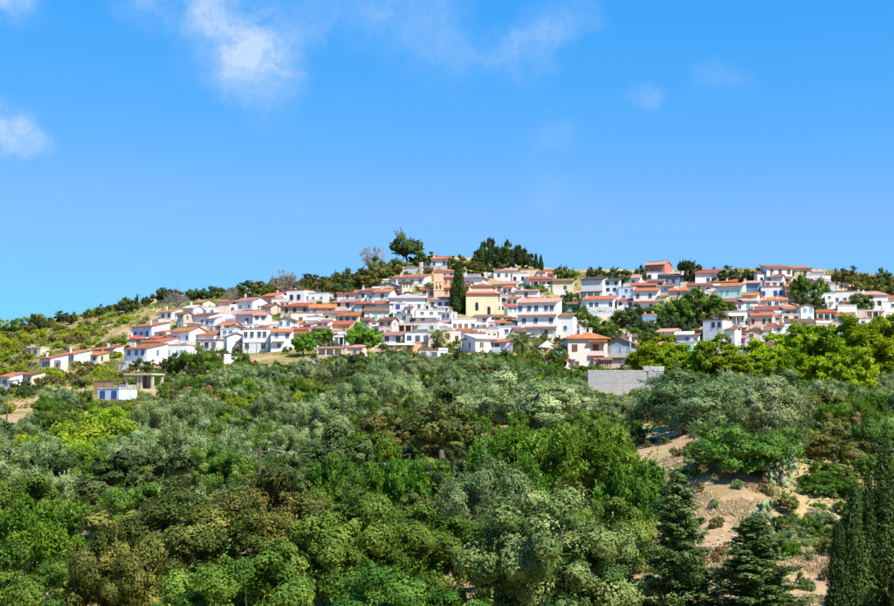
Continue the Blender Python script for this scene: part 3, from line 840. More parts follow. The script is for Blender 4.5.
 (760,356,18,5,10,'s','e','r','1','d','', 'low shed with red roof among the pines'),
 (829,321,21,9,14,'g','w','O','3','d','', 'white house with orange and pink roof and three dark openings'),
 (849,322,19,15,8,'t','w','w','3','t','B', 'white flat-roofed house with turquoise windows and canopy edge'),
 (825,286,12,10,4,'t','w','r','1','t','', 'small white top house with turquoise window and red coping'),
 (830,299,16,13,6,'t','b','w','2','t','', 'pale turquoise house beside the dark garden trees'),
 (848,307,23,14,2,'t','w','p','3','n','', 'long white house with peach coping'),
 (873,311,28,15,-6,'s','w','p','2','d','CK', 'long white house with pinkish roof and tall chimneys beside green creeper'),
 (897,312,18,13,6,'g','w','o','2','d','', 'white gabled house beyond the tall-chimneyed long house'),
 (843,291,11,6,6,'t','c','w','1','d','', 'broken cream ruin above the peach-coping house'),
 (877,320,20,9,2,'t','p','w','1','d','', 'peach garden house below the tall-chimneyed long house'),
 (876,331,27,8,2,'t','w','w','2','s','', 'low white house behind the lime-green pines'),
 (863,320,10,9,2,'t','e','g','0','d','', 'small grey-green outbuilding with bare walls'),
 # lower left, under the village
 (114,403,33,13,26,'t','b','w','2','b','', 'pale blue flat-roofed house below the open concrete frame'),
 (101,394,8,11,6,'t','n','d','0','d','', 'brown brick tower hut with dark slab roof'),
 (628,346,27,9,20,'s','e','b','1','d','CK', 'beige house with brown roof behind the grey gabled house'),
]
for r in H:
    house(*r)

# ---- church: cream nave with a raised clerestory and hipped orange roofs
p = ground_hit(482, 318); m = p.y / F
ch = tag(empty('church', p, -math.radians(4)), 'yellow-cream church with stepped orange roof beside the tall cypress', 'church')
W, D, hh = 32 * m, 13.0, 22 * m
FOOT.append((p.x, p.y + D / 2, W * 0.7))
MB().box(-W/2, W/2, 0, D, -4, hh).obj('wall', M['wall_y'], ch)
r = MB()
a, b, c_, d_ = -W/2-0.4, W/2+0.4, -0.4, D+0.4
r.poly([(a,c_,hh+.004),(b,c_,hh+.004),(b,d_,hh+.004),(a,d_,hh+.004),(a,c_,hh+.2),(b,c_,hh+.2),(b,d_,hh+.2),(a,d_,hh+.2),(a+1.6,c_+1.6,hh+.9),(b-1.6,c_+1.6,hh+.9),(b-1.6,d_-1.6,hh+.9),(a+1.6,d_-1.6,hh+.9)],
       [(3,2,1,0),(0,1,5,4),(1,2,6,5),(2,3,7,6),(3,0,4,7),(4,5,9,8),(5,6,10,9),(6,7,11,10),(7,4,8,11),(8,9,10,11)])
r.obj('roof', M['roof_O'], ch)
MB().box(a+1.9, b-1.9, c_+1.9, d_-1.9, hh+.5, hh+2.5).obj('clerestory', M['wall_p'], ch)
zt = hh + 2.504
a, b, c_, d_ = a+1.5, b-1.5, c_+1.5, d_-1.5
MB().poly([(a,c_,zt),(b,c_,zt),(b,d_,zt),(a,d_,zt),(a,c_,zt+.15),(b,c_,zt+.15),(b,d_,zt+.15),(a,d_,zt+.15),(a+3.6,(c_+d_)/2,zt+1.5),(b-3.6,(c_+d_)/2,zt+1.5)],
          [(3,2,1,0),(0,1,5,4),(1,2,6,5),(2,3,7,6),(3,0,4,7),(4,5,9,8),(5,6,9),(6,7,8,9),(7,4,8)]).obj('upper_roof', M['roof_O'], ch)
for x, z, h2 in ((-W*0.16, hh*0.28, 2.4), (W*0.22, hh*0.05, 2.6)):
    n = 8; pts = [(-0.45, 0), (0.45, 0), (0.45, h2-0.45)] + [(0.45*math.cos(PI*i/n), h2-0.45+0.45*math.sin(PI*i/n)) for i in range(1, n)] + [(-0.45, h2-0.45)]
    o = MB().prism([(q[0]*1.25, q[1]*1.06-0.05) for q in pts], -0.06, 0.02, 'y').obj('window', M['wall_c'], ch, (x, 0, z))
    MB().prism(pts, -0.09, -0.062, 'y').obj('pane', M['glass'], o)
MB().box(-W/2-0.12, W/2+0.12, -0.12, 0.0, hh-0.5, hh-0.25).obj('cornice', M['wall_c'], ch)

# ---- bell tower
p = ground_hit(438.5, 301); m = p.y / F
bt = tag(empty('bell_tower', p, -math.radians(3)), 'slim peach bell tower with pyramid red roof and paired arched openings', 'bell tower')
W = 9.5 * m; hh = 28 * m
FOOT.append((p.x, p.y + W / 2, W))
zo, oh = hh * 0.40, hh * 0.26     # belfry openings
t = MB()
t.box(-W/2, W/2, 0, W, -3, zo)                       # shaft
t.box(-W/2, W/2, 0, W, zo + oh, hh)                  # head
for (x0, x1) in ((-W/2, -W*0.30), (-W*0.08, W*0.08), (W*0.30, W/2)):
    for (y0, y1) in ((0, W*0.2), (W*0.8, W)):
        t.box(x0, x1, y0, y1, zo, zo + oh)
for x0 in (-W/2, W*0.3):
    t.box(x0, x0 + W*0.2, W*0.42, W*0.58, zo, zo + oh)
t.obj('shaft', M['wall_a'], bt)
for x0, x1 in ((-W*0.30, -W*0.08), (W*0.08, W*0.30)):    # arched heads of the paired openings
    cxm, rr, zt = (x0 + x1) / 2, (x1 - x0) / 2, zo + oh
    pr = [(x0, zt)] + [(cxm - rr*math.cos(PI*i/8), zt - rr + rr*math.sin(PI*i/8)) for i in range(0, 9)] + [(x1, zt)]
    for i in range(1, len(pr) - 1): pass
    left = [(x0, zt), (x0, zt - rr)] + [(cxm - rr*math.cos(PI*i/12), zt - rr + rr*math.sin(PI*i/12)) for i in range(1, 7)]
    MB().prism(left, 0.0, W*0.2, 'y').obj('arch', M['wall_a'], bt)
    MB().prism([(2*cxm - q[0], q[1]) for q in left], 0.0, W*0.2, 'y').obj('arch', M['wall_a'], bt)
MB().box(-W/2-0.15, W/2+0.15, -0.15, W+0.15, zo - 0.35, zo - 0.1).obj('string_course', M['wall_c'], bt)
MB().box(-W/2-0.22, W/2+0.22, -0.22, W+0.22, hh + 0.003, hh + 0.28).obj('cornice', M['wall_a'], bt)
e = W/2 + 0.35
MB().poly([(-e, W/2-e, hh+.283), (e, W/2-e, hh+.283), (e, W/2+e, hh+.283), (-e, W/2+e, hh+.283), (0, W/2, hh+1.7)], [(3,2,1,0),(0,1,4),(1,2,4),(2,3,4),(3,0,4)]).obj('roof', M['roof_r'], bt)
be = MB(); prof = [(0.0, 0.55), (0.18, 0.5), (0.25, 0.2), (0.42, -0.05), (0.45, -0.1)]
for i in range(len(prof)-1):
    n = 10
    ring = [[(prof[k][0]*math.cos(2*PI*j/n), prof[k][0]*math.sin(2*PI*j/n), prof[k][1]) for j in range(n)] for k in (i, i+1)]
    be.poly(ring[0] + ring[1], [(j, (j+1)%n, n+(j+1)%n, n+j) for j in range(n)])
be.obj('bell', M['metal'], bt, (0, W/2, zo + oh * 0.62))

# ---- large peach house above the block wall
p = ground_hit(588, 371); m = p.y / F
ph = tag(empty('village_house', p, math.radians(3)), 'large peach two-storey house with orange hipped roof and recessed balcony', 'house', 'houses of the hillside village')
W, D, hh = 40 * m, 8.0, 31.5 * m
FOOT.append((p.x, p.y + D/2, W*0.7))
lx0, lx1, lz0, lz1 = W*0.06, W*0.40, hh*0.50, hh*0.93      # loggia opening
w_ = MB()
w_.box(-W/2, lx0, 0, D, -3, hh); w_.box(lx1, W/2, 0, D, -3, hh)
w_.box(lx0, lx1, 0, D, -3, lz0); w_.box(lx0, lx1, 0, D, lz1, hh); w_.box(lx0, lx1, 1.4, D, lz0, lz1)
w_.obj('wall', plain('peach_plaster', (0.78, 0.62, 0.52), 0.9, 0.16, 0.8), ph)
a, b, c_, d_ = -W/2-.6, W/2+.6, -.6, D+.6; z0 = hh+.004
ro = MB().poly([(a,c_,z0),(b,c_,z0),(b,d_,z0),(a,d_,z0),(a,c_,z0+.2),(b,c_,z0+.2),(b,d_,z0+.2),(a,d_,z0+.2),(a+3.8,D/2,z0+1.7),(b-3.8,D/2,z0+1.7)],
          [(3,2,1,0),(0,1,5,4),(1,2,6,5),(2,3,7,6),(3,0,4,7),(4,5,9,8),(5,6,9),(6,7,8,9),(7,4,8)]).obj('roof', M['roof_O'], ph)
link('chimney', chimney_mesh(1.6), ro, (-W*0.12, D*0.3, hh + 0.6)); link('chimney', chimney_mesh(0.8), ro, (W*0.16, D*0.55, hh + 1.3)); link('chimney', chimney_mesh(0.8), ro, (W*0.02, D*0.62, hh + 1.3))
for x, z in ((-W*0.33, hh*0.63), (-W*0.29, hh*0.09), (W*0.16, hh*0.09), (W*0.34, hh*0.09)):
    put_window(ph, x, 0, z, 1.0, 1.25, 'n', 0, True)
put_window(ph, (lx0+lx1)/2, 1.4, lz0 + 0.05, 1.1, 2.1, 'n', 0, True, True)
bal = MB().box(lx0-.15, lx1+.15, -.7, 0.0, lz0-.2, lz0-.02).obj('balcony', M['wall_p'], ph)
MB().box(lx0-.15, lx1+.15, -.7, -.58, lz0-.017, lz0+.8).obj('parapet', M['wall_p'], bal)
MB().prism([(-.9, lz1-.1), (0, lz1+.2), (0, lz1+.34), (-.9, lz1+.04)], lx0-.5, lx1+.6, 'x').obj('canopy', M['roof_o'], ph)
MB().box(-W/2-2.4, -W/2, 1.0, D, -3, hh*0.72).obj('side_wing', M['wall_L'], ph)
MB().prism([(0.6, hh*0.72+.003), (D+.2, hh*0.72+.8), (D+.2, hh*0.72+1.0), (0.6, hh*0.72+.2)], -W/2-2.7, -W/2-.003, 'x').obj('wing_roof', M['roof_b'], ph)

house(557,371,21,9,10,'s','w','O','1','d','P', 'white annex with red-orange lean-to roof beside peach house')
# ---- grey gabled house
root, W, D, hh = house(624,371,27,25,20,'f','g','b','','d','C', 'grey gabled house with balcony and pale blue windows behind block wall', pitch=24)
bo = MB().box(-W/2-.1, W/2+.1, -1.3, 0, hh*.42, hh*.42+.18).obj('balcony', M['wood'], root)
MB().box(-W/2-.1, W/2+.1, -1.3, -1.2, hh*.42+.183, hh*.42+1.05).obj('parapet', M['wall_e'], bo)
for x, z, hgt in ((-W*.22, hh*.52, 1.9), (W*.2, hh*.52, 1.9), (-W*.22, hh*.06, 1.5), (W*.2, hh*.06, 1.7)):
    o = link('window', win_frame(1.3, hgt, False), root, (x, 0, z)); MB().box(-.65, .65, -.03, .01, 0, hgt).obj('pane', plain('pale_blue_blind', (0.42, 0.54, 0.70), .4, .1, 2), o)
for s in (-1, 1): MB().box(s*(W/2)-.1, s*(W/2)+.1, -1.28, -1.1, -1.0, hh+.1).obj('post', M['wall_c'], root)
put_window(root, -W/2, D*.5, hh*.45, .8, 1.6, 's', -PI/2)

# ---- lean shed beside it
house(604,372,14,5,-10,'s','n','b','1','n','', 'small brown lean-to shed between peach house and grey house', cat='shed', name='shed', group=None)

# ---- small houses wedged into the gaps of the two clusters
def inside(px, py, poly):
    r = False
    for i in range(len(poly)):
        (x0, y0), (x1, y1) = poly[i], poly[i-1]
        if (y0 > py) != (y1 > py) and px < (x1-x0) * (py-y0) / (y1-y0) + x0: r = not r
    return r
VP = [[(122,358),(150,332),(190,312),(250,302),(330,294),(395,290),(440,276),(560,284),(588,322),(585,340),(545,350),(500,352),(430,356),(330,352),(300,340),(250,350),(200,345),(150,362)],
      [(582,290),(660,278),(800,276),(894,298),(894,335),(800,344),(770,352),(735,352),(712,330),(735,308),(700,296),(655,298),(620,308),(585,312)],
      [(655,345),(668,332),(702,330),(705,352),(660,356)]]
WN = {'w': 'white', 'l': 'lavender-white', 'c': 'cream', 'p': 'pink', 'e': 'beige', 'b': 'pale blue', 's': 'salmon'}
RN = {'o': 'terracotta', 'O': 'orange', 'b': 'brown', 'p': 'faded pink', 'r': 'red', 'w': 'white'}
KEEP_OUT = [(482, 318, 20), (438, 300, 8), (588, 371, 30), (458, 313, 8)]
tries = 0; made = 0
while tries < 2600 and made < 74:
    tries += 1
    cx, by = rnd.uniform(120, 894), rnd.uniform(272, 358)
    if not any(inside(cx, by, p_) for p_ in VP): continue
    if 556 < cx < 722 and by > 297: continue
    if any(abs(cx - a_) < c_ and abs(by - b_) < 16 for a_, b_, c_ in KEEP_OUT): continue
    g_ = ground_hit(cx, by); w = rnd.uniform(11, 19); r_ = w * g_.y / F * .5
    if any((fx - g_.x)**2 + (fy - g_.y - r_)**2 < (fr * .72 + r_ * .72)**2 for fx, fy, fr in FOOT): continue
    wall = rnd.choice('wwwwwwwwlcpe'); roof = rnd.choice('tttttssggfh'); rc = rnd.choice('pwww' if roof == 't' else 'obbprob')
    h = rnd.choice((8, 9, 10, 13, 15)) * (366 / g_.y)
    wn = rnd.choice(('1', '2', '2', '3')) + ('/' + rnd.choice('12') if h > 12 else '')
    wc_ = rnd.choice('ddddsbrtn')
    kind_ = {'t': 'flat', 's': 'lean-to', 'g': 'gabled', 'f': 'gable-fronted', 'h': 'hipped'}[roof]
    house(cx, by, w, h, rnd.uniform(-16, 34), roof, wall, rc, wn, wc_, rnd.choice(('', 'C', 'z', 'K')), 'small %s house with %s %s roof wedged between larger houses' % (WN[wall], RN[rc], kind_), group='small %s %s-roofed houses' % (WN[wall], RN[rc]))
    made += 1
print('INFILL', made)

# ---- open concrete frame (unfinished building)
p = ground_hit(139, 391); m = p.y / F
cf = tag(empty('concrete_frame', p, -math.radians(22)), 'unfinished cream concrete frame of slab roof on square columns', 'building frame')
W, D = 30 * m, 16 * m; hh = 14 * m
FOOT.append((p.x, p.y + D/2, W*.6))
MB().box(-W/2-.5, W/2+.5, -.5, D+.5, hh, hh+.35).obj('roof_slab', M['concrete'], cf)
for x in (-W/2, -W*.06, W*.06, W/2):
    for y in (0, D):
        MB().box(x-.22, x+.22, y-.22+.25, y+.22+.25, -3, hh-.003).obj('column', M['concrete'], cf)
MB().box(-W/2+.22, -W*.06-.22, .1, .4, -3, 0.9).obj('low_wall', M['wall_c'], cf)
MB().box(-W/2+.22, -W*.06-.22, D*.95, D*.95+.2, -3, hh-.003).obj('back_wall', M['wall_n'], cf)

# ---- grey block retaining wall in front of the peach house
pa, pb = ground_hit(584, 393), ground_hit(628, 398)
pa = Vector((pix_dir(588, 385).x / pix_dir(588, 385).y * 190, 190, 0)); pb = Vector((pix_dir(664, 385).x / pix_dir(664, 385).y * 191, 191, 0))
L = (pb - pa).length; ang = math.atan2(pb.y - pa.y, pb.x - pa.x)
dtop = pix_dir(626, 371); ztop = dtop.z / dtop.y * 190
zg = float(height((pa.x+pb.x)/2, (pa.y+pb.y)/2)); zbw = zg - 1.2
rw = tag(empty('block_wall', (pa.x, pa.y, zbw), ang), 'grey concrete block retaining wall below the peach house', 'wall')
Hh = ztop - zbw
MB().box(0, L, 0.0, .5, -1, Hh - .02).obj('mortar_core', M['mortar'], rw)
bw, bh = 0.56, 0.28
nr = int(Hh / bh); nb = 0; rest = MB()
if True:
    _bm = MB(); _bm.box(0.016, bw - .016, -.05, .03, .016, bh - .016); bme = _bm.mesh('block', M['block'])
    _bs = MB(); _bs.box(0.016, bw/2 - .016, -.05, .03, .016, bh - .016); bms = _bs.mesh('half_block', M['block'])
for i in range(nr):
    z = Hh - (i + 1) * bh
    x = 0.0
    if i % 2: link('half_block', bms, rw, (0, 0, z)); x = bw / 2
    while x + bw <= L + .01:
        if nb < 280: link('block', bme, rw, (x, rnd.uniform(-.012, .012), z)); nb += 1
        else: rest.box(x + .016, x + bw - .016, -.05, .03, z + .016, z + bh - .016)
        x += bw
if rest.v: tag(rest.obj('lower_blocks', M['block'], rw), kind='stuff')
MB().box(L - 3.2, L + .05, -.1, .6, Hh + .003, Hh + .75).obj('end_pier', M['block'], rw)
MB().box(-.05, L-3.25, -.08, .58, Hh + .003, Hh + .12).obj('coping', M['concrete'], rw)
FOOT.append(((pa.x+pb.x)/2, (pa.y+pb.y)/2, 3)); FOOT.append((pa.x, pa.y, 2)); FOOT.append((pb.x, pb.y, 2))

# ---- hilltop terrace wall with two cream pillars
p = ground_hit(410, 275); m = p.y / F
tw = tag(empty('terrace_wall', p, -math.radians(24)), 'low whitewashed hilltop terrace wall with two cream pillars', 'wall')
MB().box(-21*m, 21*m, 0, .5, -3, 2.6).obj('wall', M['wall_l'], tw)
MB().box(-21*m-.1, 21*m+.1, -.1, .6, 2.603, 2.8).obj('coping', M['wall_c'], tw)
for x in (-9*m, 12*m): MB().box(x-.5, x+.5, -.2, .8, -3, 4.4).obj('pillar', M['wall_c'], tw)

# ---- pale retaining walls
def low_wall(cx, by, w, h, yaw, wall, label):
    p = ground_hit(cx, by); m = p.y / F
    o = tag(empty('retaining_wall', p, -math.radians(yaw)), label, 'wall')
    MB().box(-w*m/2, w*m/2, 0, .5, -2.5, h*m).obj('wall', M['wall_' + wall], o)
    MB().box(-w*m/2-.05, w*m/2+.05, -.06, .56, h*m+.003, h*m+.16).obj('coping', M['wall_w'], o)
    FOOT.append((p.x, p.y, 1.5))
low_wall(231, 362, 14, 8, -30, 'w', 'short white garden wall stepping down below blank gable house')
low_wall(329, 361, 24, 5, 4, 's', 'long salmon garden wall below the garage')
low_wall(310, 365, 26, 4, 20, 'l', 'pale grey ramp wall under the small dark tree')
low_wall(437, 272, 20, 5, 20, 'l', 'bluish white wall under the topmost house')
low_wall(602, 318, 26, 6, 14, 'w', 'whitewashed retaining wall below the five-opening house')
low_wall(566, 374, 40, 4, 0, 'w', 'low white forecourt wall in front of annex and peach house')
low_wall(722, 356, 40, 4, 24, 'p', 'peach lane wall below the grey-purple house')
low_wall(780, 304, 24, 4, 6, 'w', 'white terrace parapet under the plant-filled terrace house')

# ---- white flat canopy on thin posts
p = ground_hit(396, 354); m = p.y / F
cn = tag(empty('canopy', p, -math.radians(3)), 'white flat canopy on thin posts in front of pink roof', 'canopy')
W = 36 * m; MB().box(-W/2, W/2, 0, 5, 2.6, 3.05).obj('slab', M['white'], cn)
for x in (-W/2+.3, -W/6, W/6, W/2-.3):
    for y in (.3, 4.7): MB().box(x-.08, x+.08, y-.08, y+.08, -2, 2.597).obj('post', M['metal'], cn)
FOOT.append((p.x, p.y + 2, 5))

# ---- white shade tent
p = ground_hit(547, 357); m = p.y / F
te = tag(empty('shade_tent', p, .3), 'white pyramid shade tent among trees beside peach house', 'tent')
MB().poly([(-1.7,-1.7,2.3),(1.7,-1.7,2.3),(1.7,1.7,2.3),(-1.7,1.7,2.3),(0,0,3.9),(-1.7,-1.7,2.25),(1.7,-1.7,2.25),(1.7,1.7,2.25),(-1.7,1.7,2.25)],
          [(0,1,4),(1,2,4),(2,3,4),(3,0,4),(8,7,6,5),(0,5,6,1),(1,6,7,2),(2,7,8,3),(3,8,5,0)]).obj('roof', M['canvas'], te)
for x in (-1.6, 1.6):
    for y in (-1.6, 1.6): MB().tube([(x,y,-1),(x,y,2.26)], [.04,.04]).obj('pole', M['metal'], te)
FOOT.append((p.x, p.y, 2))

# ---- poles, masts, wires
def pole(px, py_top, py_base, r, name, label, cat, mat, arm=False, group=None):
    p = ground_hit(px, py_base); d = pix_dir(px, py_top); zt = d.z / d.y * p.y
    o = tag(empty(name, p), label, cat, group)
    h = zt - p.z
    MB().tube([(0,0,-1.0),(0,0,h)], [r, r*.75], 8).obj('post', mat, o)
    if arm:
        MB().box(-.75, .75, -.05, .05, h-.45, h-.33).obj('crossarm', mat, o)
        for x in (-.65, 0, .65): MB().tube([(x,0,h-.328),(x,0,h-.18)], [.05,.03]).obj('insulator', M['frame'], o)
    else:
        MB().box(-r*1.5, r*1.5, -r*1.5, r*1.5, h+.002, h+.08).obj('cap', M['metal'], o)
    return p, h
pA, hA = pole(259, 446, 514, .13, 'utility_pole', 'wooden utility pole with crossarm rising out of the olive slope', 'utility pole', M['wood'], True)
pole(451, 378, 408, .14, 'utility_pole', 'pale grey utility pole in the scrub below the village centre', 'utility pole', M['bark_pale'], True)
pB, hB = pole(343, 448, 484, .12, 'utility_pole', 'wooden utility pole half hidden behind the dark grey-green tree', 'utility pole', M['wood'], True)
pole(187, 352, 378, .10, 'utility_pole', 'grey utility pole beside the silver car', 'utility pole', M['metal'], True)
pole(6, 404, 446, .12, 'utility_pole', 'dark wooden utility pole near the small white cottage', 'utility pole', M['wood'], True)
pole(59, 306, 322, .10, 'utility_pole', 'small utility pole with crossarm on the ridge of the dry hillside', 'utility pole', M['metal'], True)
pole(140, 294, 309, .08, 'utility_pole', 'slim utility pole beside the lone cypress on the ridge', 'utility pole', M['wood'], True)
pole(177.5, 280, 306, .11, 'radio_mast', 'tall thin mast above the bare brown tree on ridge', 'mast', M['metal'])
pole(505, 236, 262, .11, 'radio_mast', 'thin antenna mast above the dark conifers', 'mast', M['metal'])
pole(532, 302, 332, .10, 'lamp_post', 'pale post in front of the three-storey house', 'post', M['white'])
pole(799, 271, 290, .10, 'lamp_post', 'pale post before the garden trees on the summit across the ravine', 'post', M['white'])
pole(7, 551, 592, .09, 'marker_post', 'short white post among the olives at the foot of the slope', 'post', M['white'])
pole(659, 354, 376, .08, 'lamp_post', 'thin post standing on the end pier of block wall', 'post', M['metal'])
A = pA + Vector((.65, 0, hA - .18)); B = pB + Vector((-.65, 0, hB - .18))
pts = []
for i in range(25):
    t = i / 24; q = A.lerp(B, t); q.z -= 4 * .35 * t * (1 - t); pts.append(q - A)
tag(MB().tube(pts, [.022] * 25, 5).obj('power_cable', M['wire'], None, A), 'pale cable sagging between the two poles on the slope', 'cable')

# ---- parked car
p = ground_hit(194, 376)
car = tag(empty('parked_car', p + Vector((0, 0, .25)), .25), 'silver car parked under the shrubs beside the grey pole', 'car')
prof = [(-2.0,.35),(2.0,.35),(2.02,.75),(1.85,.9),(.95,1.0),(-.0+.35,1.45),(-1.2,1.45),(-1.85,.98),(-2.02,.9)]
MB().prism(prof, -.8, .8, 'y').obj('body', M['carpaint'], car)
MB().prism([(.85,1.02),(.32,1.38),(-1.15,1.38),(-1.6,1.02)], -.812, -.802, 'y').obj('side_window', M['glass'], car)
MB().prism([(.85,1.02),(.32,1.38),(-1.15,1.38),(-1.6,1.02)], .802, .812, 'y').obj('side_window', M['glass'], car)
for x in (-1.25, 1.25):
    for y in (-.82, .62):
        wv = MB().tube([(x,y,.32),(x,y+.2,.32)], [.32,.32], 14).obj('wheel', M['tyre'], car)
        MB().tube([(x,y-.012,.32),(x,y-.002,.32)] if y < 0 else [(x,y+.202,.32),(x,y+.212,.32)], [.2,.2], 12).obj('rim', M['metal'], wv)
for y in (-.55, .55): MB().box(2.0, 2.03, y-.18, y+.18, .6, .75).obj('headlight', M['frame'], car)
FOOT.append((p.x, p.y, 2.5))
# ------------------------------------------------------------------ vegetation
LM = {
    'olive':   leaf_mat('leaf_olive', (0.080, 0.130, 0.030), (0.195, 0.262, 0.088), (0.355, 0.405, 0.180), 0.14),
    'mastic':  leaf_mat('leaf_mastic', (0.026, 0.064, 0.006), (0.074, 0.142, 0.012), (0.200, 0.255, 0.040), 0.14),
    'brownish':leaf_mat('leaf_mastic_brown', (0.026, 0.046, 0.006), (0.092, 0.110, 0.016), (0.280, 0.245, 0.050), 0.14),
    'carob':   leaf_mat('leaf_carob', (0.034, 0.076, 0.012), (0.105, 0.158, 0.036), (0.275, 0.315, 0.098), 0.14),
    'broom':   leaf_mat('leaf_broom', (0.040, 0.095, 0.005), (0.090, 0.180, 0.010), (0.190, 0.280, 0.030), 0.16),
    'yellow':  leaf_mat('leaf_yellow_broom', (0.160, 0.235, 0.012), (0.290, 0.360, 0.018), (0.440, 0.450, 0.045), 0.18),
    'dark':    leaf_mat('leaf_dark', (0.025, 0.048, 0.010), (0.058, 0.092, 0.020), (0.120, 0.150, 0.045), 0.12),
    'pine':    leaf_mat('leaf_pine', (0.130, 0.225, 0.008), (0.260, 0.385, 0.012), (0.450, 0.530, 0.030), 0.25),
    'conifer': leaf_mat('leaf_conifer', (0.030, 0.070, 0.014), (0.072, 0.132, 0.030), (0.170, 0.230, 0.075), 0.12),
    'cypress': leaf_mat('leaf_cypress', (0.024, 0.046, 0.009), (0.050, 0.084, 0.015), (0.095, 0.135, 0.032), 0.12),
    'scrub':   leaf_mat('leaf_scrub', (0.095, 0.095, 0.025), (0.180, 0.155, 0.045), (0.280, 0.220, 0.075), 0.2),
    'rust':    leaf_mat('leaf_rust', (0.169, 0.111, 0.052), (0.312, 0.195, 0.085), (0.442, 0.286, 0.130), 0.2),
    'oak':     leaf_mat('leaf_oak', (0.055, 0.075, 0.012), (0.130, 0.140, 0.028), (0.240, 0.210, 0.050), 0.22),
    'grey':    leaf_mat('leaf_grey', (0.169, 0.156, 0.143), (0.260, 0.234, 0.208), (0.364, 0.325, 0.286), 0.15),
    'round':   leaf_mat('leaf_round', (0.058, 0.143, 0.010), (0.124, 0.247, 0.018), (0.221, 0.351, 0.039), 0.22),
    'dry':     leaf_mat('dry_grass', (0.340, 0.250, 0.110), (0.500, 0.390, 0.200), (0.640, 0.530, 0.310), 0.2),
    'heath':   leaf_mat('leaf_heath', (0.075, 0.100, 0.020), (0.19, 0.17, 0.040), (0.40, 0.30, 0.08), 0.12),
    'palm':    leaf_mat('leaf_palm', (0.117, 0.169, 0.052), (0.208, 0.273, 0.104), (0.338, 0.390, 0.182), 0.2),
    'cactus':  leaf_mat('cactus_skin', (0.170, 0.250, 0.100), (0.240, 0.320, 0.150), (0.360, 0.430, 0.240), 0.0, 0.5),
}
def unit(a): return a / np.maximum(np.linalg.norm(a, axis=-1, keepdims=True), 1e-6)

def leaves(c, n, d, l, w):
    """rhombic leaves: centre, normal, long direction, length, width -> (N*4,3)"""
    n = unit(n); d = unit(d - n * (n * d).sum(-1, keepdims=True)); s = np.cross(n, d)
    l = np.asarray(l)[..., None] if np.ndim(l) else l; w = np.asarray(w)[..., None] if np.ndim(w) else w
    return np.stack([c - d*l*.5, c + s*w*.5 + d*l*.06, c + d*l*.5, c - s*w*.5 + d*l*.06], axis=1).reshape(-1, 3)

